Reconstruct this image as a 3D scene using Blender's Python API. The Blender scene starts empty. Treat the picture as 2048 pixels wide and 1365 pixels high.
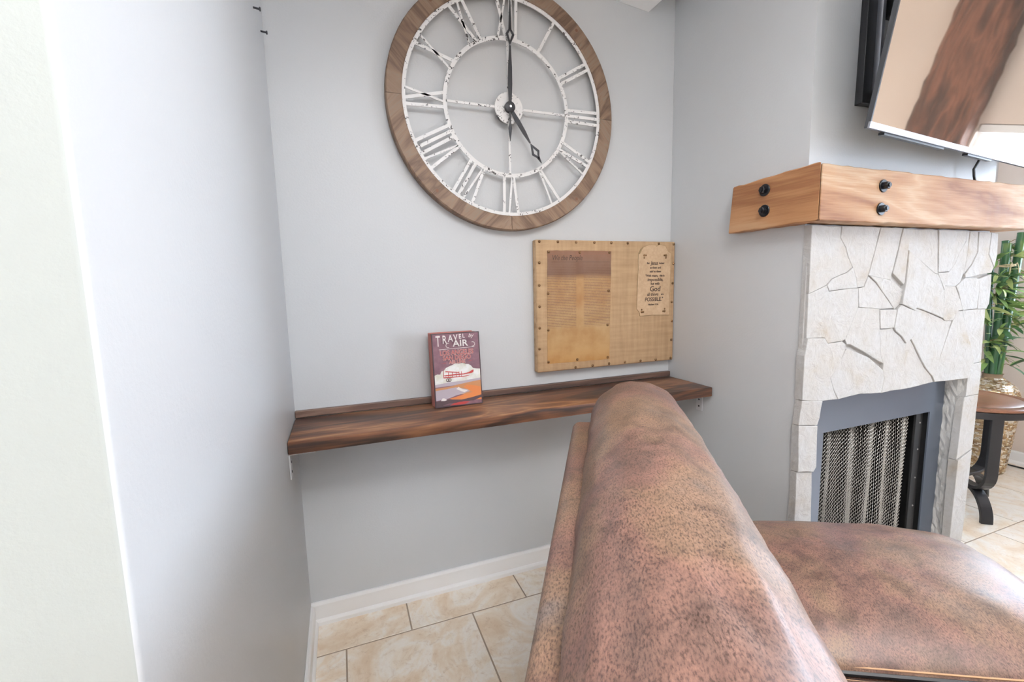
import bpy, bmesh, math, random
from mathutils import Vector, Matrix
random.seed(7)
scene = bpy.context.scene
col = scene.collection

# ------------------------------------------------------------------ camera
FPX = 895.5; YAW = 0.362994; PITCH = 0.1221345; ROLL = -0.0228259
cy, sy, cp, sp = math.cos(YAW), math.sin(YAW), math.cos(PITCH), math.sin(PITCH)
fwd = Vector((sy*cp, cy*cp, -sp)); rgt = Vector((cy, -sy, 0)); up = rgt.cross(fwd)
r2 = rgt*math.cos(ROLL) + up*math.sin(ROLL); u2 = up*math.cos(ROLL) - rgt*math.sin(ROLL)
cam_d = bpy.data.cameras.new('camera'); cam = bpy.data.objects.new('camera', cam_d); col.objects.link(cam)
cam_d.sensor_width = 36.0; cam_d.lens = FPX*36.0/2048.0; cam_d.clip_start = 0.02
M = Matrix.Identity(4)
for i in range(3):
    M[i][0] = r2[i]; M[i][1] = u2[i]; M[i][2] = -fwd[i]
M[2][3] = 1.25
cam.matrix_world = M
scene.camera = cam

# ------------------------------------------------------------------ world, light, exposure
W = bpy.data.worlds.new('world'); scene.world = W; W.use_nodes = True
W.node_tree.nodes['Background'].inputs[0].default_value = (0.62, 0.75, 1.0, 1)
W.node_tree.nodes['Background'].inputs[1].default_value = 1.5
scene.view_settings.view_transform = 'Standard'; scene.view_settings.look = 'None'
scene.view_settings.exposure = 0.31; scene.view_settings.gamma = 1.0
scene.view_settings.use_curve_mapping = False
scene.cycles.max_bounces = 7; scene.cycles.diffuse_bounces = 6; scene.cycles.glossy_bounces = 3; scene.cycles.transmission_bounces = 2
scene.cycles.sample_clamp_indirect = 6.0
WINDOW_STRENGTH = 20      # daylight at the two windows in the right wall
DOOR_FILL_STRENGTH = 0.7         # fill light from an added glass door behind the camera
WEST_FILL_STRENGTH = 4.8         # fill light from an added wide window left of the camera
LAMP_POWER = 15; FLASH_BOUNCE_POWER = 155; LAMP2_POWER = 8; FLASH_BOUNCE2_POWER = 20  # powers of the added lamps; their uplights replace a bounced flash

# ------------------------------------------------------------------ helpers
def link(o, parent=None):
    col.objects.link(o)
    if parent is not None: o.parent = parent
    return o
def tag(o, label=None, cat=None, group=None, kind=None):
    if label: o['label'] = label
    if cat: o['category'] = cat
    if group: o['group'] = group
    if kind: o['kind'] = kind
    return o
def thing(name, label, cat, loc=(0,0,0), group=None):
    o = bpy.data.objects.new(name, None); o.location = loc; o.empty_display_size = 0.05
    link(o); return tag(o, label, cat, group)
class MB:
    """collects geometry in world coordinates; build() makes ONE mesh object"""
    def __init__(s): s.v = []; s.f = []; s.m = []
    def add(s, vs, fs, mi=0):
        n = len(s.v); s.v += [tuple(v) for v in vs]
        for f in fs: s.f.append([i+n for i in f]); s.m.append(mi)
        return s
    def box(s, x0, x1, y0, y1, z0, z1, mi=0):
        return s.add([(x0,y0,z0),(x1,y0,z0),(x1,y1,z0),(x0,y1,z0),(x0,y0,z1),(x1,y0,z1),(x1,y1,z1),(x0,y1,z1)],
            [(0,3,2,1),(4,5,6,7),(0,1,5,4),(1,2,6,5),(2,3,7,6),(3,0,4,7)], mi)
    def prism(s, pts, y0, y1, mi=0):
        """polygon of (x,z) counter-clockwise seen from -Y, front at y0, back at y1"""
        n = len(pts)
        vs = [(p[0],y0,p[1]) for p in pts] + [(p[0],y1,p[1]) for p in pts]
        fs = [tuple(range(n)), tuple(range(2*n-1, n-1, -1))]
        fs += [(i, i+n, (i+1)%n+n, (i+1)%n) for i in range(n)]
        return s.add(vs, fs, mi)
    def tube(s, path, r, n=8, mi=0, cap=True):
        P = [Vector(p) for p in path]; R = r if isinstance(r,(list,tuple)) else [r]*len(P)
        rings = []; prev = None
        for i, p in enumerate(P):
            d = (P[min(i+1,len(P)-1)] - P[max(i-1,0)]).normalized()
            a = prev if prev is not None else (Vector((0,0,1)) if abs(d.z) < .9 else Vector((1,0,0)))
            u = (a - d*a.dot(d)).normalized(); w = d.cross(u); prev = u
            rings.append([p + (u*math.cos(t*2*math.pi/n) + w*math.sin(t*2*math.pi/n))*R[i] for t in range(n)])
        vs = [v for rg in rings for v in rg]; fs = []
        for i in range(len(P)-1):
            for t in range(n):
                fs.append((i*n+t, i*n+(t+1)%n, (i+1)*n+(t+1)%n, (i+1)*n+t))
        if cap: fs += [tuple(reversed(range(n))), tuple((len(P)-1)*n+t for t in range(n))]
        return s.add(vs, fs, mi)
    def lathe(s, c, prof, n=32, mi=0, axis='z', cap=True):
        vs = []; fs = []
        for r, h in prof:
            for t in range(n):
                a = 2*math.pi*t/n; x, y = r*math.cos(a), r*math.sin(a)
                if axis == 'z': vs.append((c[0]+x, c[1]+y, c[2]+h))
                elif axis == 'y': vs.append((c[0]+x, c[1]-h, c[2]+y))      # h towards -Y
                else: vs.append((c[0]-h, c[1]-x, c[2]+y))                   # h towards -X
        m = len(prof)
        for i in range(m-1):
            for t in range(n): fs.append((i*n+t, i*n+(t+1)%n, (i+1)*n+(t+1)%n, (i+1)*n+t))
        if cap: fs += [tuple(reversed(range(n))), tuple((m-1)*n+t for t in range(n))]
        return s.add(vs, fs, mi)
    def sweep(s, path, side, w, th, mi=0):
        """flat strap: path points, side = width direction, thickness th in the plane of the path"""
        P = [Vector(p) for p in path]; S = Vector(side).normalized(); rings = []
        for i, p in enumerate(P):
            d = (P[min(i+1,len(P)-1)] - P[max(i-1,0)]).normalized(); nrm = d.cross(S).normalized()
            rings.append([p+S*w/2+nrm*th/2, p-S*w/2+nrm*th/2, p-S*w/2-nrm*th/2, p+S*w/2-nrm*th/2])
        vs = [v for rg in rings for v in rg]; fs = [(3,2,1,0)]
        for i in range(len(P)-1):
            for t in range(4): fs.append((i*4+t, i*4+(t+1)%4, (i+1)*4+(t+1)%4, (i+1)*4+t))
        fs.append(tuple((len(P)-1)*4+t for t in range(4)))
        return s.add(vs, fs, mi)
    def mesh(s, name, mats):
        me = bpy.data.meshes.new(name); me.from_pydata(s.v, [], s.f); me.update()
        for m in (mats if isinstance(mats,(list,tuple)) else [mats]): me.materials.append(m)
        for p, mi in zip(me.polygons, s.m): p.material_index = mi
        bm = bmesh.new(); bm.from_mesh(me); bmesh.ops.recalc_face_normals(bm, faces=bm.faces); bm.to_mesh(me); bm.free()
        return me
    def build(s, name, mats, parent=None, smooth=False, bevel=0, seg=2, origin=None):
        me = s.mesh(name, mats)
        if bevel:
            bm = bmesh.new(); bm.from_mesh(me)
            bmesh.ops.remove_doubles(bm, verts=bm.verts, dist=1e-6)
            es = [e for e in bm.edges if len(e.link_faces) == 2 and e.calc_face_angle(0) > 0.5]
            bmesh.ops.bevel(bm, geom=es, offset=bevel, segments=seg, affect='EDGES', profile=0.5, clamp_overlap=True)
            bm.to_mesh(me); bm.free()
        o = bpy.data.objects.new(name, me)
        pl = Vector(parent.location) if parent is not None else Vector((0,0,0))
        if parent is not None and parent.parent is not None: pl = pl + Vector(parent.parent.location)
        if origin is None and parent is None:
            xs = [v.co for v in me.vertices]
            lo = Vector([min(c[i] for c in xs) for i in range(3)]); hi = Vector([max(c[i] for c in xs) for i in range(3)])
            origin = Vector(((lo.x+hi.x)/2, (lo.y+hi.y)/2, lo.z))
        og = Vector(origin) if origin is not None else pl
        me.transform(Matrix.Translation(-og)); o.location = og - pl
        link(o, parent)
        if smooth:
            for p in me.polygons: p.use_smooth = True
            if smooth != 'all':
                try: me.set_sharp_from_angle(angle=math.radians(40))
                except Exception: pass
        return o
def struct(o): o['kind'] = 'structure'; return o
def arc_pts(cx, cz, r, a0, a1, n): return [(cx+r*math.cos(a0+(a1-a0)*i/n), cz+r*math.sin(a0+(a1-a0)*i/n)) for i in range(n+1)]

# ------------------------------------------------------------------ materials
def newmat(name):
    m = bpy.data.materials.new(name); m.use_nodes = True
    nt = m.node_tree; b = nt.nodes['Principled BSDF']; return m, nt, b
def N(nt, t, **kw):
    n = nt.nodes.new(t)
    for k, v in kw.items():
        if k.startswith('i_'):
            key = k[2:].replace('_',' ')
            n.inputs[int(key) if key.isdigit() else key].default_value = v
        else: setattr(n, k, v)
    return n
def ramp(nt, fac, stops, interp='LINEAR'):
    r = nt.nodes.new('ShaderNodeValToRGB'); r.color_ramp.interpolation = interp
    while len(r.color_ramp.elements) < len(stops): r.color_ramp.elements.new(0.5)
    for e, (p, c) in zip(r.color_ramp.elements, stops): e.position = p; e.color = (*c, 1) if len(c) == 3 else c
    nt.links.new(fac, r.inputs[0]); return r.outputs[0]
def coords(nt, scale=(1,1,1), kind='Object', rnd=False, rot=(0,0,0)):
    tc = nt.nodes.new('ShaderNodeTexCoord'); out = tc.outputs[kind]
    if kind == 'World':
        pass
    if rnd:
        oi = nt.nodes.new('ShaderNodeObjectInfo'); mu = N(nt,'ShaderNodeMath',operation='MULTIPLY'); mu.inputs[1].default_value = 37.0
        nt.links.new(oi.outputs['Random'], mu.inputs[0]); ad = N(nt,'ShaderNodeVectorMath',operation='ADD')
        nt.links.new(out, ad.inputs[0]); nt.links.new(mu.outputs[0], ad.inputs[1]); out = ad.outputs[0]
    if any(rot):
        mr_ = nt.nodes.new('ShaderNodeMapping'); mr_.inputs['Rotation'].default_value = rot; nt.links.new(out, mr_.inputs[0]); out = mr_.outputs[0]
    mp = nt.nodes.new('ShaderNodeMapping'); mp.inputs['Scale'].default_value = scale
    nt.links.new(out, mp.inputs[0]); return mp.outputs[0]
def noise(nt, vec, scale, detail=4, rough=0.55, dist=0.0):
    n = N(nt,'ShaderNodeTexNoise'); n.inputs['Scale'].default_value = scale; n.inputs['Detail'].default_value = detail
    n.inputs['Roughness'].default_value = rough; n.inputs['Distortion'].default_value = dist
    nt.links.new(vec, n.inputs['Vector']); return n.outputs['Fac']
def bump(nt, b, h, strength, dist=0.002, prev=None):
    bp = N(nt,'ShaderNodeBump'); bp.inputs['Strength'].default_value = strength; bp.inputs['Distance'].default_value = dist
    nt.links.new(h, bp.inputs['Height'])
    if prev is not None: nt.links.new(prev, bp.inputs['Normal'])
    nt.links.new(bp.outputs[0], b.inputs['Normal']); return bp.outputs[0]
def mix(nt, fac, a, b, mode='MIX'):
    m = N(nt,'ShaderNodeMix',data_type='RGBA',blend_type=mode)
    for s, v in ((m.inputs[0],fac),(m.inputs[6],a),(m.inputs[7],b)):
        if hasattr(v,'links'): nt.links.new(v, s)
        elif isinstance(v,(int,float)): s.default_value = v
        else: s.default_value = (*v, 1)
    return m.outputs[2]
def plain(name, c, rough=0.5, metal=0.0, bs=0, bstr=0.1, spec=None):
    m, nt, b = newmat(name); b.inputs['Base Color'].default_value = (*c,1)
    b.inputs['Roughness'].default_value = rough; b.inputs['Metallic'].default_value = metal
    if spec is not None: b.inputs['Specular IOR Level'].default_value = spec
    if bs: bump(nt, b, noise(nt, coords(nt), bs, 3), bstr)
    return m
def wallmat(name, c, rough=0.40, spec=0.5):
    m, nt, b = newmat(name); v = coords(nt)
    n1 = noise(nt, v, 1.7, 3); colr = ramp(nt, n1, [(0.3, tuple(x*0.985 for x in c)), (0.7, c)])
    nt.links.new(colr, b.inputs['Base Color']); b.inputs['Roughness'].default_value = rough
    b.inputs['Specular IOR Level'].default_value = spec
    bump(nt, b, noise(nt, v, 140, 3, 0.6), 0.22, 0.002); return m
def woodmat(name, stops, scale, rough=0.5, along='x', fine=1.0, bstr=0.25, bdist=0.002, rnd=False, rot=(0,0,0)):
    m, nt, b = newmat(name)
    st = {'x':(0.16,1,1),'y':(1,0.16,1),'z':(1,1,0.16)}[along]
    v = coords(nt, st, rnd=rnd, rot=rot)
    big = noise(nt, v, scale, 3, 0.5, 1.2)
    w = N(nt,'ShaderNodeMath',operation='MULTIPLY'); w.inputs[1].default_value = 7.0; nt.links.new(big, w.inputs[0])
    fr = N(nt,'ShaderNodeMath',operation='PINGPONG'); fr.inputs[1].default_value = 1.0; nt.links.new(w.outputs[0], fr.inputs[0])
    st2 = {'x':(0.035,1,1),'y':(1,0.035,1),'z':(1,1,0.035)}[along]
    v2 = coords(nt, st2, rnd=rnd, rot=rot); fi = noise(nt, v2, 170*fine, 4, 0.6)
    cm = N(nt,'ShaderNodeMath',operation='MULTIPLY_ADD'); cm.inputs[1].default_value = 0.5
    nt.links.new(fr.outputs[0], cm.inputs[0])
    f2 = N(nt,'ShaderNodeMath',operation='MULTIPLY'); f2.inputs[1].default_value = 0.5; nt.links.new(fi, f2.inputs[0]); nt.links.new(f2.outputs[0], cm.inputs[2])
    c = ramp(nt, cm.outputs[0], [(0.5+(p_-0.5)*0.62, q_) for p_, q_ in stops])
    nt.links.new(c, b.inputs['Base Color']); b.inputs['Roughness'].default_value = rough
    bump(nt, b, cm.outputs[0], bstr, bdist); return m

M_WALL = wallmat('painted_grey_wall', (0.595, 0.605, 0.615))
M_WALL_DIMMED = wallmat('green_tinted_wall_dimmed_for_light', (0.405, 0.428, 0.412))  # green tint; colour darkened so the strongly lit near faces don't blow out
M_BEIGE = wallmat('painted_beige_wall', (0.70, 0.60, 0.53))
M_CEIL = plain('white_ceiling', (0.90, 0.90, 0.90), 0.7)
M_TRIM = plain('white_trim_paint', (0.88, 0.87, 0.86), 0.35)
M_GROUT = plain('tan_grout', (0.30, 0.23, 0.17), 0.9, bs=200)
# travertine tile
M_TILE, nt, b = newmat('travertine_tile')
v = coords(nt, (1,1,1), rnd=True)
n1 = noise(nt, v, 4.2, 6, 0.62, 1.6); n2 = noise(nt, v, 34, 6, 0.75, 1.0)
c1 = ramp(nt, n1, [(0.32,(0.74,0.58,0.42)),(0.45,(0.83,0.71,0.57)),(0.55,(0.89,0.83,0.75)),(0.62,(0.86,0.77,0.65)),(0.75,(0.76,0.62,0.46))])
c2 = ramp(nt, n2, [(0.30,(0.62,0.48,0.36)),(0.46,(0.96,0.94,0.92)),(0.6,(1,1,1))])
nt.links.new(mix(nt, 0.55, c1, c2, 'MULTIPLY'), b.inputs['Base Color']); b.inputs['Roughness'].default_value = 0.34
bump(nt, b, n2, 0.12, 0.001)
M_SHELF = woodmat('dark_stained_pine', [(0.12,(0.032,0.017,0.012)),(0.36,(0.085,0.036,0.020)),(0.60,(0.15,0.062,0.030)),(0.80,(0.205,0.092,0.042)),(0.93,(0.30,0.16,0.075))], 7.0, 0.45)
M_LEDGE = woodmat('dark_walnut_strip', [(0.2,(0.05,0.032,0.026)),(0.6,(0.115,0.065,0.048)),(0.9,(0.18,0.11,0.08))], 5.0, 0.5)
M_CEDAR = woodmat('rough_cedar', [(0.1,(0.20,0.083,0.034)),(0.4,(0.30,0.150,0.070)),(0.7,(0.37,0.215,0.115)),(0.95,(0.43,0.295,0.185))], 4.5, 0.62, bstr=0.6, bdist=.004)
M_CEDAR_Y = woodmat('rough_cedar_side', [(0.1,(0.25,0.105,0.042)),(0.4,(0.36,0.17,0.072)),(0.7,(0.42,0.215,0.10)),(0.95,(0.48,0.28,0.15))], 3.2, 0.62, along='y', bstr=0.5)
M_CLOCKWOOD = [woodmat('clock_rim_wood_%s' % nme, [(0.1,(0.13,0.078,0.05)),(0.45,(0.205,0.128,0.082)),(0.8,(0.255,0.168,0.112)),(0.97,(0.23,0.18,0.135))], 16.0, 0.6, rot=(0,r,0), fine=1.6) for nme, r in (('rising',math.radians(45)),('falling',math.radians(-45)))]
M_PLUG = plain('wood_plug', (0.17,0.075,0.04), 0.6)
# chipped white metal
M_CHIP, nt, b = newmat('chipped_white_metal'); v = coords(nt)
n1 = noise(nt, v, 105, 5, 0.62, 0.4); n2 = noise(nt, v, 9, 2)
s_ = N(nt,'ShaderNodeMath',operation='ADD'); nt.links.new(n1, s_.inputs[0])
h_ = N(nt,'ShaderNodeMath',operation='MULTIPLY'); h_.inputs[1].default_value = 0.35; nt.links.new(n2,h_.inputs[0]); nt.links.new(h_.outputs[0], s_.inputs[1])
nt.links.new(ramp(nt, s_.outputs[0], [(0.0,(0.84,0.83,0.82)),(0.785,(0.80,0.79,0.785)),(0.80,(0.07,0.065,0.065)),(1,(0.05,0.045,0.045))]), b.inputs['Base Color'])
b.inputs['Roughness'].default_value = 0.4; bump(nt, b, s_.outputs[0], 0.3, 0.001)
M_HAND = plain('charcoal_metal', (0.045,0.045,0.05), 0.42, 0.4)
M_PIN = plain('bright_pin', (0.8,0.8,0.8), 0.25, 1.0)
# burlap
M_BURLAP, nt, b = newmat('burlap')
v = coords(nt, (1,1,1)); dn = noise(nt, v, 30, 2)
mxv = N(nt,'ShaderNodeVectorMath',operation='SCALE'); cmb = N(nt,'ShaderNodeCombineXYZ'); nt.links.new(dn, cmb.inputs[0]); nt.links.new(dn, cmb.inputs[2]); nt.links.new(cmb.outputs[0], mxv.inputs[0]); mxv.inputs['Scale'].default_value = 0.004
ad = N(nt,'ShaderNodeVectorMath',operation='ADD'); nt.links.new(v, ad.inputs[0]); nt.links.new(mxv.outputs[0], ad.inputs[1])
wv = []
for d in ('X','Z'):
    w = N(nt,'ShaderNodeTexWave',wave_type='BANDS',bands_direction=d); w.inputs['Scale'].default_value = 135; w.inputs['Distortion'].default_value = 1.2; w.inputs['Detail'].default_value = 2
    nt.links.new(ad.outputs[0], w.inputs[0]); wv.append(w.outputs['Fac'])
mm = N(nt,'ShaderNodeMath',operation='ADD'); nt.links.new(wv[0], mm.inputs[0]); nt.links.new(wv[1], mm.inputs[1])
n3 = noise(nt, coords(nt,(1,1,0.08)), 60, 3); n4 = noise(nt, coords(nt,(0.08,1,1)), 60, 3)
k = N(nt,'ShaderNodeMath',operation='ADD'); nt.links.new(n3,k.inputs[0]); nt.links.new(n4,k.inputs[1])
kk = N(nt,'ShaderNodeMath',operation='MULTIPLY_ADD'); kk.inputs[1].default_value = 0.30; nt.links.new(mm.outputs[0],kk.inputs[0]); 
k5 = N(nt,'ShaderNodeMath',operation='MULTIPLY'); k5.inputs[1].default_value = 0.40; nt.links.new(k.outputs[0],k5.inputs[0]); nt.links.new(k5.outputs[0],kk.inputs[2])
nt.links.new(ramp(nt, kk.outputs[0], [(0.42,(0.27,0.16,0.08)),(0.68,(0.44,0.285,0.155)),(0.95,(0.57,0.40,0.24))]), b.inputs['Base Color'])
b.inputs['Roughness'].default_value = 0.85; bump(nt, b, kk.outputs[0], 0.5, 0.0015)
# verse cloth
M_VERSE, nt, b = newmat('printed_linen'); v = coords(nt); n1 = noise(nt, v, 90, 3); n2 = noise(nt, v, 14, 3)
nt.links.new(mix(nt, 0.5, ramp(nt,n1,[(0.3,(0.45,0.30,0.175)),(0.7,(0.60,0.43,0.27))]), ramp(nt,n2,[(0.3,(0.43,0.285,0.17)),(0.7,(0.58,0.41,0.265))])), b.inputs['Base Color']); b.inputs['Roughness'].default_value = 0.85
bump(nt, b, n1, 0.3, 0.001)
# parchment with faded script (flat print): origin at the sheet's lower left corner
M_PARCH, nt, b = newmat('aged_parchment_print'); v = coords(nt)
sx = N(nt,'ShaderNodeSeparateXYZ'); nt.links.new(v, sx.inputs[0])
mr = N(nt,'ShaderNodeMapRange'); mr.inputs['From Min'].default_value = 0.0; mr.inputs['From Max'].default_value = 0.47; nt.links.new(sx.outputs['Z'], mr.inputs[0])
wb = noise(nt, coords(nt,(0.4,1,1)), 9, 4)
av = N(nt,'ShaderNodeMath',operation='MULTIPLY_ADD'); av.inputs[1].default_value = 0.05; nt.links.new(wb, av.inputs[0]); nt.links.new(mr.outputs[0], av.inputs[2])
base = ramp(nt, av.outputs[0], [(0.0,(0.42,0.22,0.07)),(0.12,(0.45,0.27,0.115)),(0.35,(0.44,0.285,0.14)),(0.60,(0.42,0.25,0.12)),(0.775,(0.44,0.27,0.13)),(0.825,(0.17,0.095,0.068)),(0.93,(0.20,0.115,0.08)),(1.0,(0.25,0.125,0.08))])
blot = ramp(nt, noise(nt, v, 12, 4), [(0.35,(0.80,0.66,0.52)),(0.6,(1,1,1))])
base = mix(nt, 0.8, base, blot, 'MULTIPLY')
ln = N(nt,'ShaderNodeTexWave',wave_type='BANDS',bands_direction='Z'); ln.inputs['Scale'].default_value = 47; ln.inputs['Distortion'].default_value = 0.6; ln.inputs['Detail'].default_value = 1; nt.links.new(v, ln.inputs[0])
scr = noise(nt, coords(nt,(1,1,0.5)), 260, 3, 0.7)
sc = N(nt,'ShaderNodeMath',operation='MULTIPLY'); nt.links.new(ln.outputs['Fac'], sc.inputs[0]); nt.links.new(scr, sc.inputs[1])
ink = ramp(nt, sc.outputs[0], [(0.24,(0,0,0)),(0.42,(1,1,1))])
ym = N(nt,'ShaderNodeMapRange'); ym.inputs['From Min'].default_value = 0.145; ym.inputs['From Max'].default_value = 0.16; nt.links.new(sx.outputs['Z'], ym.inputs[0])
xg = N(nt,'ShaderNodeMath',operation='SUBTRACT'); xg.inputs[1].default_value = 0.157; nt.links.new(sx.outputs['X'], xg.inputs[0])
xa = N(nt,'ShaderNodeMath',operation='ABSOLUTE'); nt.links.new(xg.outputs[0], xa.inputs[0])
xm = N(nt,'ShaderNodeMapRange'); xm.inputs['From Min'].default_value = 0.015; xm.inputs['From Max'].default_value = 0.022; nt.links.new(xa.outputs[0], xm.inputs[0])
im = N(nt,'ShaderNodeMath',operation='MULTIPLY'); nt.links.new(ym.outputs[0], im.inputs[0]); nt.links.new(xm.outputs[0], im.inputs[1])
im2 = N(nt,'ShaderNodeMath',operation='MULTIPLY'); nt.links.new(ink, im2.inputs[0]); nt.links.new(im.outputs[0], im2.inputs[1])
im3 = N(nt,'ShaderNodeMath',operation='MULTIPLY'); im3.inputs[1].default_value = 0.85; nt.links.new(im2.outputs[0], im3.inputs[0])
nt.links.new(mix(nt, im3.outputs[0], base, (0.20,0.115,0.075)), b.inputs['Base Color']); b.inputs['Roughness'].default_value = 0.8
M_INK = plain('dark_brown_ink', (0.045,0.025,0.018), 0.8)
M_FADEINK = plain('faded_brown_ink', (0.055,0.03,0.022), 0.8)
M_NAIL = plain('antique_brass_nail', (0.22,0.125,0.06), 0.28, 0.9)
# leather
M_LEATHER, nt, b = newmat('distressed_brown_leather'); v = coords(nt)
big = noise(nt, v, 4.5, 4, 0.6, 0.3); mid = noise(nt, v, 19, 5, 0.65, 0.4); streak = noise(nt, coords(nt,(1,0.38,0.6),rot=(0.3,0.2,0.6)), 470, 3, 0.65)
cb = ramp(nt, big, [(0.30,(0.140,0.084,0.067)),(0.43,(0.200,0.108,0.084)),(0.54,(0.220,0.136,0.091)),(0.66,(0.195,0.127,0.088)),(0.76,(0.145,0.120,0.112))])
cm_ = ramp(nt, mid, [(0.34,(0.46,0.42,0.40)),(0.46,(0.84,0.82,0.80)),(0.60,(1.14,1.10,1.06))])
cs = ramp(nt, streak, [(0.36,(0.30,0.26,0.24)),(0.49,(0.92,0.90,0.89)),(0.68,(1.28,1.27,1.25))])
nt.links.new(mix(nt, 0.9, mix(nt, 0.8, cb, cm_, 'MULTIPLY'), cs, 'MULTIPLY'), b.inputs['Base Color'])
rr_ = N(nt,'ShaderNodeMapRange'); rr_.inputs['To Min'].default_value = 0.36; rr_.inputs['To Max'].default_value = 0.54; nt.links.new(mid, rr_.inputs[0]); nt.links.new(rr_.outputs[0], b.inputs['Roughness'])
b.inputs['Specular IOR Level'].default_value = 0.6
p_ = bump(nt, b, streak, 0.16, 0.001); bump(nt, b, mid, 0.12, 0.004, p_)
M_PIPING = plain('black_piping', (0.02,0.018,0.018), 0.4)
M_STITCH = plain('tan_stitching', (0.55,0.33,0.18), 0.7)
M_FOOT = plain('dark_sofa_foot', (0.03,0.02,0.015), 0.5)
# stone
M_STONE, nt, b = newmat('white_limestone'); v = coords(nt, rnd=True)
n1 = noise(nt, v, 7, 5, 0.6, 0.4); n2 = noise(nt, v, 55, 6, 0.7)
nt.links.new(mix(nt, 0.6, ramp(nt, n1, [(0.26,(0.41,0.36,0.30)),(0.40,(0.455,0.435,0.412)),(0.6,(0.47,0.465,0.46))]), ramp(nt, n2, [(0.3,(0.86,0.83,0.8)),(0.55,(1,1,1))]), 'MULTIPLY'), b.inputs['Base Color'])
b.inputs['Roughness'].default_value = 0.85
p_ = bump(nt, b, n2, 0.4, 0.003); bump(nt, b, noise(nt, v, 18, 4, 0.6, 0.8), 0.6, 0.012, p_)
M_MORTAR, nt, b = newmat('grey_mortar'); v = coords(nt); n1 = noise(nt, coords(nt,(1,1,0.3)), 30, 5, 0.65)
nt.links.new(ramp(nt, n1, [(0.3,(0.30,0.30,0.29)),(0.48,(0.55,0.54,0.52)),(0.7,(0.62,0.61,0.59))]), b.inputs['Base Color']); b.inputs['Roughness'].default_value = 0.9; bump(nt, b, n1, 0.8, 0.006)
M_STEEL = plain('blue_grey_steel', (0.15,0.175,0.225), 0.28, 0.5)
M_SOOT = plain('black_firebox', (0.012,0.012,0.013), 0.6)
M_WIRE = plain('mesh_wire', (0.40,0.385,0.36), 0.36, 0.75)
M_BLACK = plain('black_plastic', (0.018,0.018,0.02), 0.35)
M_GUN = plain('gunmetal_frame', (0.07,0.072,0.078), 0.35, 0.5)
M_SILVER = plain('silver_bezel', (0.42,0.43,0.48), 0.3, 0.7)
M_SCREEN = plain('glossy_dark_screen', (0.86,0.77,0.67), 0.03, 0.95)
M_BOLT = plain('black_bolt', (0.012,0.013,0.016), 0.28, 0.3)
M_BRACKET = plain('zinc_bracket', (0.72,0.73,0.75), 0.4, 0.4)
M_TABLETOP = woodmat('brown_table_veneer', [(0.1,(0.10,0.04,0.022)),(0.5,(0.19,0.08,0.042)),(0.9,(0.27,0.125,0.07))], 3.0, 0.28)
M_IRON = plain('black_iron', (0.022,0.021,0.023), 0.3, 0.4)
M_POST = woodmat('hewn_brown_post', [(0.1,(0.07,0.028,0.018)),(0.4,(0.135,0.055,0.034)),(0.75,(0.22,0.085,0.05)),(0.95,(0.30,0.12,0.07))], 6.5, 0.5, along='z', bstr=1.0, bdist=.02)
M_BAMBOO, nt, b = newmat('bamboo_green'); n1 = noise(nt, coords(nt,(1,1,0.3)), 14, 3)
nt.links.new(ramp(nt, n1, [(0.3,(0.012,0.05,0.02)),(0.55,(0.03,0.10,0.03)),(0.70,(0.14,0.20,0.035))]), b.inputs['Base Color']); b.inputs['Roughness'].default_value = 0.3
M_NODE = plain('bamboo_node', (0.42,0.46,0.22), 0.5)
M_LEAF = [plain('leaf_deep_green',(0.05,0.13,0.05),0.45), plain('leaf_fresh_green',(0.17,0.27,0.075),0.45), plain('leaf_yellow_green',(0.36,0.41,0.15),0.45)]
M_RAFFIA = plain('raffia', (0.62,0.48,0.30), 0.8)
M_TWIG = plain('brown_twig', (0.28,0.19,0.09), 0.7)
M_VASE = plain('vase_grout', (0.22,0.15,0.09), 0.7)
M_MOSAIC = [plain('mosaic_gold',(0.72,0.54,0.32),0.22,0.7), plain('mosaic_pearl',(0.86,0.78,0.66),0.2,0.5), plain('mosaic_bronze',(0.40,0.26,0.14),0.25,0.7)]
M_CORD = plain('black_cord', (0.015,0.015,0.015), 0.45)
M_RED = plain('book_rose_cloth', (0.36,0.12,0.095), 0.6, bs=60, bstr=0.2)
M_PLUM, nt, b = newmat('book_plum_print'); n1 = noise(nt, coords(nt,(1,1,1)), 38, 4)
nt.links.new(ramp(nt, n1, [(0.3,(0.135,0.062,0.082)),(0.7,(0.225,0.12,0.145))]), b.inputs['Base Color']); b.inputs['Roughness'].default_value = 0.45
M_COVEREDGE = plain('book_dark_edge', (0.05,0.03,0.035), 0.5)
M_CREAM = plain('book_cream_print', (0.74,0.69,0.66), 0.5)
M_BRICKRED = plain('book_red_print', (0.42,0.045,0.04), 0.5)
M_LILAC = plain('book_lilac_print', (0.42,0.36,0.40), 0.5)
M_SAND = plain('book_sand_print', (0.48,0.22,0.095), 0.5)
M_OCHRE = plain('book_orange_print', (0.62,0.20,0.06), 0.5)
M_UMBER = plain('book_umber_print', (0.075,0.045,0.05), 0.5)
M_CLOUD, nt, b = newmat('book_cloud_print'); n1 = noise(nt, coords(nt), 45, 3)
nt.links.new(ramp(nt, n1, [(0.3,(0.62,0.60,0.50)),(0.6,(0.78,0.78,0.76))]), b.inputs['Base Color'])
M_PANE, nt, b = newmat('daylight_window_pane')
em = N(nt,'ShaderNodeEmission'); em.inputs[0].default_value = (0.72,0.84,1.0,1); em.inputs[1].default_value = WINDOW_STRENGTH
nt.links.new(em.outputs[0], nt.nodes['Material Output'].inputs[0])
M_DOORFILL, nt, b = newmat('added_door_fill_pane')
em = N(nt,'ShaderNodeEmission'); em.inputs[0].default_value = (0.82,0.90,1.0,1); em.inputs[1].default_value = DOOR_FILL_STRENGTH
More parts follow.
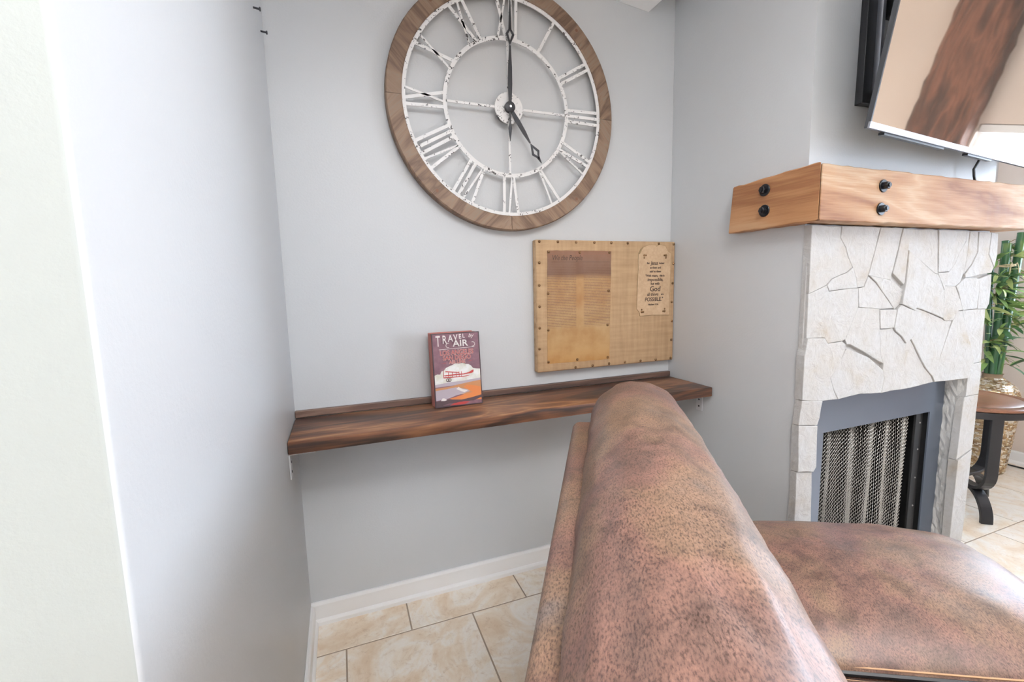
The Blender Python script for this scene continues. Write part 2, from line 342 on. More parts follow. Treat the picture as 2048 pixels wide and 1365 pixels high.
nt.links.new(em.outputs[0], nt.nodes['Material Output'].inputs[0])
M_WESTFILL, nt, b = newmat('added_west_fill_pane')
em = N(nt,'ShaderNodeEmission'); em.inputs[0].default_value = (0.90,0.95,1.0,1); em.inputs[1].default_value = WEST_FILL_STRENGTH
nt.links.new(em.outputs[0], nt.nodes['Material Output'].inputs[0])
M_BLIND = plain('white_blind_slat', (0.85,0.86,0.87), 0.4)
M_SHADE, nt, b = newmat('lit_lamp_diffuser')
em = N(nt,'ShaderNodeEmission'); em.inputs[0].default_value = (1.0,0.93,0.84,1); em.inputs[1].default_value = 3.0
nt.links.new(em.outputs[0], nt.nodes['Material Output'].inputs[0])

# ------------------------------------------------------------------ the room
XL, XR, YB, YN, XW, YC = -0.175, 1.456, 1.7225, 0.428, 4.13, 1.07   # nook left, chimney side, back, nook front, right wall, chimney front
CX1, H = 2.552, 3.0                                                  # chimney right side, ceiling height
X0, Y0 = -2.5, -4.0
# floor: grout bed with one object per tile
fl = MB().box(X0-.1, XW+.1, Y0-.1, YB+.1, -0.08, -0.0010).build('floor', M_GROUT); struct(fl)
T = 0.4572; G = 0.0055
tile_me = MB().box(0, T-G, 0, T-G, -0.012, 0).build('tile', M_TILE, bevel=0.0008, seg=1, origin=(0,0,0))
tm = tile_me.data; bpy.data.objects.remove(tile_me)
cut = {}
row = 0
for j in range(-13, 1):
    ya = 1.55 + (j)*T; yb = ya + T
    off = 0.169 if j % 2 == 0 else -0.058
    for i in range(-7, 10):
        xa = off + i*T; xb = xa + T
        x_lo, x_hi, y_lo, y_hi = max(xa, X0), min(xb, XW), max(ya, Y0), min(yb, YB)
        if x_hi - x_lo < .03 or y_hi - y_lo < .03: continue
        if x_hi < XL - .02 and y_lo > YN: continue
        if x_lo > XR and x_hi < CX1 and y_lo > YC: continue
        full = abs((x_hi-x_lo)-T) < 1e-6 and abs((y_hi-y_lo)-T) < 1e-6
        if full: me = tm
        else:
            key = (round(x_hi-x_lo,3), round(y_hi-y_lo,3))
            if key not in cut:
                q = MB().box(0, x_hi-x_lo-G, 0, y_hi-y_lo-G, -0.012, 0).build('tile', M_TILE, bevel=0.0008, seg=1, origin=(0,0,0))
                cut[key] = q.data; bpy.data.objects.remove(q)
            me = cut[key]
        o = bpy.data.objects.new('tile', me); link(o, fl); o.location = Vector((x_lo+G/2, y_lo+G/2, 0)) - Vector(fl.location)
# walls
struct(MB().box(X0-.1, XW+.1, YB, YB+.1, 0, H).build('wall_back', M_WALL))
wl = struct(MB().box(X0-.1, XL, YN, YB-.001, 0, H).build('wall_left', [M_WALL, M_WALL_DIMMED], bevel=0.006, seg=3, smooth=True))
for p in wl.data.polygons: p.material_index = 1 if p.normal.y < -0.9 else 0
WY0, WY1, WWZ0, WWZ1 = -3.8, -1.6, 0.35, 2.2      # unseen wide window added left of the camera to brighten the nook
struct(MB().box(X0-.1, X0, Y0, WY0, 0, H).box(X0-.1, X0, WY1, YN, 0, H).box(X0-.1, X0, WY0, WY1, 0, WWZ0).box(X0-.1, X0, WY0, WY1, WWZ1, H).build('wall_west', M_WALL))
wf = MB(); wmid = (WY0+WY1)/2
for a, b_, c, d in ((WY0,WY1,WWZ0,WWZ0+.05),(WY0,WY1,WWZ1-.05,WWZ1),(WY0,WY0+.05,WWZ0,WWZ1),(WY1-.05,WY1,WWZ0,WWZ1),(wmid-.03,wmid+.03,WWZ0,WWZ1)): wf.box(X0-.07,X0-.02,a,b_,c,d)
wf = struct(wf.build('window_3', M_TRIM))
for a, b_ in ((WY0,wmid),(wmid,WY1)): MB().box(X0-.085,X0-.075,a,b_,WWZ0,WWZ1).build('window_pane', M_WESTFILL, wf)
MB().box(X0-.07,X0+.03,WY0-.03,WY1+.03,WWZ0-.03,WWZ0).build('window_sill', M_TRIM, wf, bevel=.004)
GD0, GD1, GDZ = -0.6, 2.8, 2.15      # unseen glass door added behind the camera for soft frontal light
struct(MB().box(X0-.1, GD0, Y0-.1, Y0, 0, H).box(GD1, XW+.1, Y0-.1, Y0, 0, H).box(GD0, GD1, Y0-.1, Y0, GDZ, H).build('wall_front', M_BEIGE))
gd = MB(); gm = (GD0+GD1)/2
for a, b_, c, d in ((GD0,GD1,0,.07),(GD0,GD1,GDZ-.06,GDZ),(GD0,GD0+.06,0,GDZ),(GD1-.06,GD1,0,GDZ),(gm-.05,gm+.05,0,GDZ)): gd.box(a,b_,Y0-.07,Y0-.02,c,d)
gd = struct(gd.build('added_door_1', M_TRIM))
for a, b_ in ((GD0,gm),(gm,GD1)): MB().box(a,b_,Y0-.085,Y0-.075,0,GDZ).build('fill_light_pane', M_DOORFILL, gd)
MB().box(gm-.075,gm-.06,Y0-.02,Y0+.02,.95,1.15).build('door_handle', M_SILVER, gd, bevel=.004, seg=2)
wc = MB().box(XR, 1.53, YC, YB-.001, 0, H).box(2.445, CX1, YC, YB-.001, 0, H).box(1.53, 2.445, YC, YB-.001, .83, H).box(1.53, 2.445, 1.60, YB-.001, 0, .83)
struct(wc.build('wall_chimney', M_WALL))
WIN = [(0.375, 1.32), (-1.75, -0.45)]; WZ0, WZ1 = 0.80, 2.01
mb = MB(); ys = [Y0, WIN[1][0], WIN[1][1], WIN[0][0], WIN[0][1], YB]
for a, b_ in ((0,1),(2,3),(4,5)): mb.box(XW, XW+.14, ys[a], ys[b_], 0, H)
for w in WIN: mb.box(XW, XW+.14, w[0], w[1], 0, WZ0).box(XW, XW+.14, w[0], w[1], WZ1, H)
struct(mb.build('wall_right', M_BEIGE))
struct(MB().box(X0-.1, XW+.1, Y0-.1, YB+.1, H, H+.1).build('ceiling', M_CEIL))
# sloped white soffit over the nook
sx0, sx1 = XL+.001, 1.315
def sz(x): return 2.404 + (1.312-x)*0.088
mb = MB(); mb.prism([(sx0,sz(sx0)),(sx1,sz(sx1)),(sx1,H-.001),(sx0,H-.001)], YN+.02, YB-.001)
struct(mb.build('ceiling_soffit', M_CEIL))
# baseboards (board plus small shoe strip)
def base_x(name, xa, xb, y, s):      # board along X on a wall at y, facing -Y
    pr = [(0,0),(0.021,0),(0.021,0.014),(0.016,0.022),(0.013,0.024),(0.013,0.078),(0.008,0.087),(0,0.087)]
    vs = [(x, y-d, z) for x in (xa,xb) for d, z in pr]; n = len(pr)
    fs = [tuple(range(n)), tuple(range(2*n-1,n-1,-1))] + [(i,i+n,(i+1)%n+n,(i+1)%n) for i in range(n)]
    return struct(MB().add(vs, fs).build(name, M_TRIM))
def base_y(name, ya, yb, x, sgn):    # board along Y on a wall at x, facing sgn
    pr = [(0,0),(0.021,0),(0.021,0.014),(0.016,0.022),(0.013,0.024),(0.013,0.078),(0.008,0.087),(0,0.087)]
    vs = [(x+sgn*d, y, z) for y in (ya,yb) for d, z in pr]; n = len(pr)
    fs = [tuple(range(n)), tuple(range(2*n-1,n-1,-1))] + [(i,i+n,(i+1)%n+n,(i+1)%n) for i in range(n)]
    return struct(MB().add(vs, fs).build(name, M_TRIM))
base_x('baseboard_back', XL, XR, YB-.0005, 1)
base_y('baseboard_left', YN, YB-.022, XL+.0005, 1)
base_y('baseboard_chimney', YC+.005, YB-.022, XR-.0005, -1)
base_x('baseboard_recess', CX1, XW, YB-.0005, 1)
base_y('baseboard_right', Y0, YB-.022, XW-.0005, -1)
# windows with blinds in the right wall
for k, (ya, yb) in enumerate(WIN):
    f = MB(); X = XW+.05
    for a, b_, c, d in ((ya,yb,WZ0,WZ0+.04),(ya,yb,WZ1-.04,WZ1),(ya,ya+.04,WZ0,WZ1),(yb-.04,yb,WZ0,WZ1),(ya,yb,(WZ0+WZ1)/2-.02,(WZ0+WZ1)/2+.02)):
        f.box(X, X+.04, a, b_, c, d)
    wo = struct(f.build('window_%d' % (k+1), M_TRIM))
    MB().box(X+.045, X+.05, ya, yb, WZ0, WZ1).build('window_pane', M_PANE, wo)
    MB().box(XW-.035, XW+.05, ya-.03, yb+.03, WZ0-.03, WZ0).build('window_sill', M_TRIM, wo, bevel=.004)
    MB().box(XW+.002, XW+.045, ya+.01, yb-.01, WZ1-.05, WZ1-.005).build('blind_headrail', M_BLIND, wo)
    sl = MB().add([(0,0,0),(.045,0,.004),(.045,yb-ya-.03,.004),(0,yb-ya-.03,0),(0,0,.003),(.045,0,.007),(.045,yb-ya-.03,.007),(0,yb-ya-.03,.003)],
        [(0,3,2,1),(4,5,6,7),(0,1,5,4),(1,2,6,5),(2,3,7,6),(3,0,4,7)]).mesh('blind_slat', M_BLIND)
    nz = int((WZ1-.07-WZ0)/.05)
    for i in range(nz):
        o = bpy.data.objects.new('blind_slat', sl); link(o, wo); o.location = Vector((XW+.001, ya+.015, WZ0+.03+i*.05)) - Vector(wo.location)
# hewn post on the right wall (seen mirrored in the screen)
mb = MB(); rows = 60; vs = []; fs = []; prof = [(0,.01),(-.10,.012),(-.122,.03),(-.130,.10),(-.124,.16),(-.131,.21),(-.125,.28),(-.128,.33),(-.11,.355),(0,.36)]
for i in range(rows+1):
    for d, y in prof:
        vs.append((XW+(d+random.uniform(-.006,.006) if d < 0 else -.0005), y+random.uniform(-.006,.006), H*i/rows if i < rows else H-.002))
n = len(prof)
for i in range(rows):
    for k in range(n-1): fs.append((i*n+k, i*n+k+1, (i+1)*n+k+1, (i+1)*n+k))
struct(MB().add(vs, fs).build('trim_1', M_POST, smooth=True))

# ------------------------------------------------------------------ added ceiling lamps behind the camera
LZ = 2.52
for LX, LY, pd, pu, lab in ((0.25,-0.50,LAMP_POWER,FLASH_BOUNCE_POWER,'white drum ceiling lamp behind the camera, nearer the nook wall'),(1.30,-1.40,LAMP2_POWER,FLASH_BOUNCE2_POWER,'white drum ceiling lamp behind the camera, nearer the sofa front')):
    lp = thing('added_ceiling_lamp', lab, 'lamp', (LX,LY,H), 'drum ceiling lamps')
    MB().lathe((LX,LY,H-.03),[(.07,0),(.07,.03)],24).build('ceiling_canopy', M_TRIM, lp, smooth=True)
    MB().tube([(LX,LY,H-.03),(LX,LY,LZ+.10)],.012,10).build('rod', M_TRIM, lp, smooth=True)
    MB().lathe((LX,LY,LZ),[(.30,0),(.30,.11),(.29,.115)],40).build('lamp_shade', M_TRIM, lp, smooth=True)
    MB().lathe((LX,LY,LZ-.012),[(.285,0),(.285,.010)],40).build('lamp_diffuser', M_SHADE, lp, smooth=True)
    for nm, pw_, dz, rx in (('lamp_light',pd,-.02,0),('bounce_flash_uplight',pu,.125,math.pi)):  # uplight stands in for a flash bounced off the ceiling
        ld = bpy.data.lights.new(nm,'AREA'); ld.shape = 'DISK'; ld.size = 0.55; ld.energy = pw_; ld.color = (0.955,0.975,1.0)
        lo_ = bpy.data.objects.new(nm, ld); link(lo_, lp); lo_.location = (0,0,LZ+dz-H); lo_.rotation_euler = (rx,0,0)

# ------------------------------------------------------------------ sofa
TH = math.radians(32); A = Vector((-math.sin(TH),-math.cos(TH),0)); B = Vector((math.cos(TH),-math.sin(TH),0))
def sp_(a, b_, z): return A*a + B*b_ + Vector((0,0,z))
sof = thing('sofa', 'brown distressed leather sofa with plump rolled back in front of the shelf', 'sofa', sp_(-.75,.45,0))
def hsh(x, y, s=1.0):
    return (math.sin(x*12.9*s+y*7.1)+math.sin(x*5.3*s-y*11.7+1.3)+math.sin(x*23.1*s+y*3.7+.7)*.5)/2.5
def cushion_back():
    mb = MB(); na, nc = 90, 56; a0, a1 = -1.385, -0.10; vs = []; fs = []
    for i in range(na+1):
        t = i/na; a = a0 + (a1-a0)*t
        q = min((a-a0)/.115, 1.0); q2 = min((a1-a)/.115, 1.0); end = math.sqrt(max(0.0, 1-(1-min(q,q2))**2))
        fold = math.exp(-((a+.40)/.11)**2)
        hb = 0.128*(0.12+0.88*end); cb, ct = 0.102-.020*t, 0.848; zlow = 0.36
        for k in range(nc):
            u = 2*math.pi*k/nc; c, s_ = math.cos(u), math.sin(u)
            if s_ >= 0: px, pz = c*hb, ct + s_*hb
            else: px, pz = math.copysign(abs(c)**0.5, c)*hb*.97, ct + (-abs(s_)**1.0)*(ct-zlow)
            puff = 0.012*math.sin(math.pi*t)*(1 if c > 0 else 0)*abs(c)
            d = 0.0030*hsh(a*2.2, u) + 0.0012*hsh(a*7, u*2+1) + 0.0032*fold*math.sin(u*15+a*6)*max(0, s_)
            vs.append(sp_(a, cb + px + d*c + puff, pz + d*s_))
    for i in range(na):
        for k in range(nc): fs.append((i*nc+k, i*nc+(k+1)%nc, (i+1)*nc+(k+1)%nc, (i+1)*nc+k))
    fs += [tuple(range(nc)), tuple(na*nc+k for k in range(nc))]
    return mb.add(vs, fs)
cushion_back().build('back_cushion', M_LEATHER, sof, smooth=True)
def rbox(a0,a1,b0,b1,z0,z1,n=4.0,na=28,nb=28,nz=12,crown=0.0,wob=0.003,tilt=0.0):
    """rounded block in sofa axes: superellipsoid grid, crowned on top"""
    mb = MB(); vs = []; fs = []; nu, nv = 56, 28
    ca, cb, cz = (a0+a1)/2, (b0+b1)/2, (z0+z1)/2; ha, hb, hz = (a1-a0)/2, (b1-b0)/2, (z1-z0)/2
    pw = lambda c, e: math.copysign(abs(c)**e, c)
    for j in range(nv+1):
        ph = -math.pi/2 + math.pi*j/nv
        for i in range(nu):
            th = 2*math.pi*i/nu
            x = pw(math.cos(ph),2/n)*pw(math.cos(th),2/n); y = pw(math.cos(ph),2/n)*pw(math.sin(th),2/n); z = pw(math.sin(ph),2/n)
            d = wob*hsh(x*1.3+ca, y*1.7+z)
            zz = cz + z*hz + d
            if z > 0: zz += crown*max(0,1-x*x)*max(0,1-y*y)*z
            vs.append(sp_(ca+x*(ha+d), cb+y*(hb+d), zz + tilt*(y+1)/2))
    for j in range(nv):
        for i in range(nu): fs.append((j*nu+i, j*nu+(i+1)%nu, (j+1)*nu+(i+1)%nu, (j+1)*nu+i))
    return mb.add(vs, fs)
def obox(a0,a1,b0,b1,z0,z1):
    vs = [sp_(a,b_,z) for z in (z0,z1) for a, b_ in ((a0,b0),(a1,b0),(a1,b1),(a0,b1))]
    return MB().add(vs, [(0,3,2,1),(4,5,6,7),(0,1,5,4),(1,2,6,5),(2,3,7,6),(3,0,4,7)])
obox(-1.29,-.10,-.078,.004,.08,.855).build('back_panel', M_LEATHER, sof, bevel=.022, seg=4, smooth=True)
obox(-1.36,-.11,.008,.93,.08,.33).build('base_frame', M_LEATHER, sof, bevel=.02, seg=3, smooth=True)
for (a0, a1) in ((-1.48,-.915),(-.905,-.10)):
    z0_, z1_ = .30, .49
    c = rbox(a0,a1,.17,1.03,z0_,z1_,n=4.6,crown=.055,tilt=.045).build('seat_cushion', M_LEATHER, sof, smooth='all')
    ring, ring2 = [], []; pw = lambda q, e=2/4.6: math.copysign(abs(q)**e, q)
    for off, rg in ((.448,ring),(.458,ring2)):
        zr = (off-(z0_+z1_)/2)/((z1_-z0_)/2); ph = math.asin(zr**(4.6/2)); rf = pw(math.cos(ph))
        for i in range(97):
            th = 2*math.pi*i/96; rg.append(sp_((a0+a1)/2+pw(math.cos(th))*rf*(a1-a0)/2, .60+pw(math.sin(th))*rf*.43, off+.045*(pw(math.sin(th))*rf+1)/2))
    MB().tube(ring, .0055, 6, cap=False).build('piping', M_PIPING, c, smooth=True)
    MB().tube(ring2, .0022, 5, cap=False).build('stitching', M_STITCH, c, smooth=True)
for a in (-1.33,-.17):
    for b_ in (.02,.86):
        c = sp_(a,b_,0); MB().lathe(c,[(.022,0),(.03,.085)],12).build('foot', M_FOOT, sof, smooth=True)

# ------------------------------------------------------------------ wall shelf
sh = thing('wall_shelf', 'long dark stained wooden shelf spanning the nook below the clock', 'shelf', ((XL+XR)/2,1.57,.765))
bd = MB(); nx = 60
bd.box(XL+.001, XR-.006, 1.436, YB-.0205, .765, .805)
bd.build('shelf_board', M_SHELF, sh, bevel=.004, seg=2, smooth=True)
MB().box(XL+.001, XR-.002, YB-.020, YB-.0005, .8055, .829).build('back_ledge', M_LEDGE, sh, bevel=.002, seg=1)
def bracket(x, sgn, y):
    m = MB().box(min(x,x+sgn*.004), max(x,x+sgn*.004), y-.018, y+.018, .685, .7645).box(min(x,x+sgn*.075), max(x,x+sgn*.075), y-.018, y+.018, .7608, .7645)
    o = m.build('bracket', M_BRACKET, sh, bevel=.001, seg=1); o['label'] = 'white metal shelf bracket'
    for z in (.705,.735): MB().lathe((x+sgn*.004 if sgn<0 else x+sgn*.004, y, z),[(.004,-.001),(.004,.0015)] if sgn<0 else [(.004,-.0015),(.004,.001)],10,axis='x').build('screw', M_HAND, o)
bracket(XL+.0005, 1, 1.462); bracket(XR-.0005, -1, 1.512)
# two old screws on the nook's left wall
for (y, z, lab) in ((1.524,2.043,'small black screw in the left nook wall, nearer the camera'),(1.654,2.046,'small black screw in the left nook wall, nearer the corner')):
    s = thing('wall_screw', lab, 'screw', (XL,y,z), 'screws in the left nook wall')
    MB().tube([(XL-.002,y,z),(XL+.016,y,z-.002)],.0028,8).build('shank', M_HAND, s)
    MB().lathe((XL+.016,y,z-.002),[(.003,.002),(.006,0),(.0045,-.003)],10,axis='x').build('screw_head', M_HAND, s)

# ------------------------------------------------------------------ wall clock
KX, KZ, KR, KI = 0.650, 1.926, 0.458, 0.402
ck = thing('wall_clock', 'large round wall clock with wooden rim and chipped white roman numerals', 'clock', (KX,YB,KZ-KR))
def kp(r, ang): return (KX + r*math.sin(ang), KZ + r*math.cos(ang))      # ang clockwise from twelve
for q in range(4):
    a0 = q*math.pi/2+.0016; a1 = (q+1)*math.pi/2-.0016; n = 22
    mb = MB(); ring = [a0+(a1-a0)*i/n for i in range(n+1)]
    prof = [(KI,YB-.012),(KI,YB-.038),(KI+.003,YB-.041),(KR-.004,YB-.041),(KR,YB-.037),(KR,YB-.002)]
    vs = []; fs = []; m = len(prof)
    for a in ring:
        for r, y in prof: x, z = kp(r,a); vs.append((x,y,z))
    for i in range(n):
        for k in range(m): fs.append((i*m+k, i*m+(k+1)%m, (i+1)*m+(k+1)%m, (i+1)*m+k))
    fs += [tuple(range(m)), tuple(n*m+k for k in range(m))]
    seg_ = mb.add(vs, fs).build('rim_segment', M_CLOCKWOOD[q % 2], ck, smooth=True)
    x, z = kp((KI+KR)/2+.004, (q+.5)*math.pi/2 + (.06 if q % 2 else -.05)); MB().lathe((x,YB-.0405,z),[(.006,0),(.006,.0009)],12,axis='y').build('wood_plug', M_PLUG, seg_)
def ring_mesh(r0, r1, y0, y1, n=96):
    mb = MB(); vs = []; fs = []
    for i in range(n):
        a = 2*math.pi*i/n
        for r, y in ((r0,y0),(r1,y0),(r1,y1),(r0,y1)): x, z = kp(r,a); vs.append((x,y,z))
    for i in range(n):
        for k in range(4): fs.append((i*4+k, i*4+(k+1)%4, ((i+1)%n)*4+(k+1)%4, ((i+1)%n)*4+k))
    return mb.add(vs, fs)
FY0, FY1 = YB-.034, YB-.030
ring_mesh(KI-.013, KI+.0005, FY0, FY1).build('outer_ring', M_CHIP, ck, smooth=True)
ring_mesh(.241, .2555, FY0, FY1).build('inner_ring', M_CHIP, ck, smooth=True)
for q in range(4):
    a = q*math.pi/2; d = Vector((math.sin(a),0,math.cos(a))); p0 = Vector((KX,(FY0+FY1)/2,KZ))+d*.052; p1 = p0+d*(.2445-.052)
    MB().sweep([p0,p1],(math.cos(a),0,-math.sin(a)),.0085,.004).build('spoke', M_CHIP, ck)
MB().lathe((KX,FY1,KZ),[(.056,0),(.058,.002),(.057,.006)],40,axis='y').build('hub', M_CHIP, ck, smooth=True)
MB().lathe((KX,YB-.001,KZ),[(.045,0),(.045,.029)],24,axis='y').build('movement_box', M_BLACK, ck, smooth=True)
R0, R1 = .249, .3975
def stroke(mb, ang, t0, r0, t1, r1, w):      # t = tangential offset (clockwise positive)
    e, t_ = Vector((math.sin(ang),0,math.cos(ang))), Vector((math.cos(ang),0,-math.sin(ang)))
    p0 = Vector((KX,(FY0+FY1)/2,KZ)) + e*r0 + t_*t0; p1 = Vector((KX,(FY0+FY1)/2,KZ)) + e*r1 + t_*t1
    d = (p1-p0).normalized(); side = Vector((0,1,0)).cross(d)
    mb.sweep([p0,p1], side, w, .0036)
NUM = {1:'I',2:'II',3:'III',4:'IV',5:'V',6:'VI',7:'VII',8:'VIII',9:'IX',10:'X',11:'XI',12:'XII'}
WD = {'I':.024,'V':.056,'X':.054}
for h, s in NUM.items():
    ang = h*math.pi/6; tot = sum(WD[c] for c in s); t = -tot/2; mb = MB()
    for c in s:
        w = WD[c]; m = t + w/2
        if c == 'I': stroke(mb,ang,m*.86,R0,m,R1,.0115)
        elif c == 'V': stroke(mb,ang,m*.9-.002,R0,m-w*.36,R1,.0115); stroke(mb,ang,m*.9+.002,R0,m+w*.36,R1,.0075)
        else: stroke(mb,ang,m*.9-w*.30,R0,m+w*.36,R1,.0075); stroke(mb,ang,m*.9+w*.30,R0,m-w*.36,R1,.0115)
        t += w
    mb.build('numeral', M_CHIP, ck)
def hand(name, ang, L, rd, w, tail, y):
    e = Vector((math.sin(ang),0,math.cos(ang))); t = Vector((math.cos(ang),0,-math.sin(ang))); o = Vector((KX,y,KZ))
    def poly(mb, pts):
        n = len(pts); P = [o+e*r+t*s for r, s in pts]
        vs = [p for p in P] + [p+Vector((0,.0018,0)) for p in P]
        mb.add(vs, [tuple(range(n)), tuple(range(2*n-1,n-1,-1))]+[(i,i+n,(i+1)%n+n,(i+1)%n) for i in range(n)])
    mb = MB(); d = w*1.25; s_ = d*.45
    poly(mb,[(0,-w*.35),(rd*.32,-w*.62),(rd*.55,-w*.55),(rd-d*2.2,-w*.2),(rd-d*2.2,w*.2),(rd*.55,w*.55),(rd*.32,w*.62),(0,w*.35)])
    # open diamond: four bars
    t1 = [(rd-d*2.2,0),(rd,-d),(rd+d*1.5,0),(rd,d)]; t2 = [(rd-d*1.2,0),(rd,-s_),(rd+d*.75,0),(rd,s_)]
    for i in range(4): poly(mb,[t1[i],t1[(i+1)%4],t2[(i+1)%4],t2[i]])
    poly(mb,[(rd+d*1.0,-d*.35),(L,-.001),(L,.001),(rd+d*1.0,d*.35)])
    if tail: poly(mb,[(0,-w*.3),(0,w*.3),(-tail*.45,w*.22),(-tail*.62,w*.55),(-tail,.0008),(-tail,-.0008),(-tail*.62,-w*.55),(-tail*.45,-w*.22)])
    return mb.build(name, M_HAND, ck)
hand('hour_hand', math.radians(146.5), .235, .19, .015, 0, YB-.046)
hand('minute_hand', math.radians(1.2), .395, .257, .014, .125, YB-.050)
MB().lathe((KX,YB-.037,KZ),[(.02,0),(.02,.014),(.017,.016)],24,axis='y').build('hand_cap', M_HAND, ck, smooth=True)
MB().lathe((KX,YB-.053,KZ),[(.0045,0),(.0045,.003)],12,axis='y').build('hand_pin', M_PIN, ck)

# ------------------------------------------------------------------ text helper
def text(body, x, z, y, size, mat, parent, align='CENTER', shear=0.0, sx=1.0, ext=.0003, name='lettering', rot=0.0, tilt=None, bold=0.0):
    cu = bpy.data.curves.new('lettering','FONT'); cu.body = body; cu.size = size; cu.align_x = align; cu.align_y = 'CENTER'
    cu.shear = shear; cu.extrude = ext; cu.resolution_u = 3; cu.offset = bold
    o = bpy.data.objects.new('lettering_source', cu); col.objects.link(o)
    dg = bpy.context.evaluated_depsgraph_get(); me = bpy.data.meshes.new_from_object(o.evaluated_get(dg))
    bpy.data.objects.remove(o); bpy.data.curves.remove(cu)
    me.name = 'lettering'; me.materials.clear(); me.materials.append(mat)
    mt = Matrix.Translation((x,y,z)) @ Matrix.Rotation(math.pi/2,4,'X') @ Matrix.Rotation(rot,4,'Z') @ Matrix.Diagonal((sx,1,1,1))
    if tilt is not None: mt = tilt @ mt
    me.transform(mt)
    t = bpy.data.objects.new(name, me); pl = Vector(parent.location)
    if parent.parent is not None: pl += Vector(parent.parent.location)
    me.transform(Matrix.Translation(-pl)); link(t, parent); return t

# ------------------------------------------------------------------ burlap board
cb = thing('burlap_board', 'tan burlap board with brass nails, old document and bible verse', 'wall art', (1.102,YB,.886))
FYB = YB-.037
MB().box(.752,1.4525,FYB,YB-.001,.886,1.4345).build('burlap_panel', M_BURLAP, cb, bevel=.006, seg=3, smooth=True)
pts = []
def edge(xa,za,xb,zb,n,amp):
    for i in range(n):
        t = i/n; pts.append((xa+(xb-xa)*t+random.uniform(-amp,amp), za+(zb-za)*t+random.uniform(-amp,amp)))
edge(.797,.921,1.101,.918,14,.0012); edge(1.101,.918,1.108,1.390,16,.0012); edge(1.108,1.390,.803,1.392,14,.001); edge(.803,1.392,.797,.921,16,.001)
pa = MB().prism(pts, FYB-.0016, FYB+.0005).build('document_sheet', M_PARCH, cb, origin=(.797,FYB,.92)); pa['label'] = 'brown aged parchment print of handwritten text'
text('We the People', .822, 1.361, FYB-.0018, .030, M_FADEINK, pa, align='LEFT', shear=.25, sx=.78)
rl = MB().box(.82,1.10,FYB-.0019,FYB-.0015,1.3445,1.3453)
rl.build('ruled_line', M_FADEINK, pa)
VERSE = [(1.27,1.402),(1.278,1.41),(1.301,1.418),(1.343,1.418),(1.346,1.413),(1.367,1.421),(1.395,1.416),(1.411,1.392),(1.428,1.382),(1.426,1.265),(1.424,1.1),(1.328,1.104),(1.261,1.102),(1.258,1.117),(1.243,1.135),(1.245,1.194),(1.249,1.316),(1.249,1.381)][::-1]
ve = MB().prism(VERSE, FYB-.0022, FYB+.0005).build('verse_sheet', M_VERSE, cb); ve['label'] = 'torn tan cloth sheet printed with a verse'
MB().prism([(1.249,1.381),(1.256,1.378),(1.266,1.396),(1.275,1.4075),(1.270,1.4085),(1.258,1.398)], FYB-.0034, FYB-.0018).build('torn_curl', M_TWIG, ve)
rim = MB(); VV = VERSE + VERSE[:1]
for (xa_, za_), (xb_, zb_) in zip(VV, VV[1:]):
    rim.tube([(xa_,FYB-.0018,za_),((xa_+xb_)/2+random.uniform(-.0012,.0012),FYB-.0018,(za_+zb_)/2+random.uniform(-.0012,.0012)),(xb_,FYB-.0018,zb_)],.0009,5,cap=False)
rim.build('frayed_edge', M_TWIG, ve)
ty = FYB-.0024
for body, x, z, s, sh_, sxx in (('But',1.302,1.338,.011,0,.9),('Jesus',1.335,1.338,.024,.2,.8),('looked',1.376,1.338,.011,0,.9),('at them and',1.342,1.318,.013,0,.95),('said to them',1.342,1.301,.013,0,.95),
        ('"With',1.303,1.282,.014,.1,.9),('men,',1.340,1.282,.018,0,1.0),('this is',1.379,1.282,.013,0,.9),('impossible,',1.342,1.264,.0205,.15,.95),('but with',1.342,1.246,.0165,0,.9),
        ('God',1.341,1.222,.033,.1,1.0),('all things',1.329,1.198,.0195,0,.9),('are',1.382,1.198,.012,0,.9),('POSSIBLE."',1.336,1.175,.0245,.1,.88),('Matthew 19:26',1.333,1.152,.0095,0,.95)):
    text(body, x, z, ty, s, M_INK, ve, shear=sh_, sx=sxx, bold=.0004)
nail_me = MB().lathe((0,0,0),[(.0062,0),(.0056,.002),(.0038,.0036),(.0015,.0042)],10,axis='y').mesh('nail', M_NAIL)
for p in nail_me.polygons: p.use_smooth = True
def nails(lst, parent, y, s=1.0):
    pl = Vector(parent.location) + (Vector(parent.parent.location) if parent.parent else Vector())
    for x, z in lst:
        o = bpy.data.objects.new('nail', nail_me); link(o, parent); o.location = Vector((x,y,z))-pl; o.scale = (s,s,s)
nails([(0.768,1.427),(0.852,1.427),(0.937,1.426),(1.025,1.426),(1.109,1.426),(1.193,1.425),(1.360,1.425),(1.443,1.424),(0.767,1.342),(0.765,1.250),(0.765,1.163),(0.764,1.074),(0.762,0.987),(1.444,1.336),(1.441,1.246),(1.439,1.160),(1.442,1.071),(1.440,0.983),(1.438,0.896),(1.353,0.895),(1.269,0.896),(1.184,0.897),(1.100,0.897),(1.016,0.896),(0.932,0.895)], cb, FYB)
nails([(0.809,1.385),(0.954,1.384),(1.098,1.384),(0.804,1.216),(1.095,1.220),(0.803,1.064),(1.091,1.071),(0.802,0.929),(0.939,0.929),(1.092,0.927)], pa, FYB-.0016)
for (x, z), sg in zip([(1.280,1.373),(1.399,1.373),(1.270,1.120),(1.397,1.119)], ((1,-1),(-1,-1),(1,1),(-1,1))):
    nails([(x,z)], ve, FYB-.002, .95); nails([(x+sg[0]*.009,z),(x,z+sg[1]*.011)], ve, FYB-.002, .7)

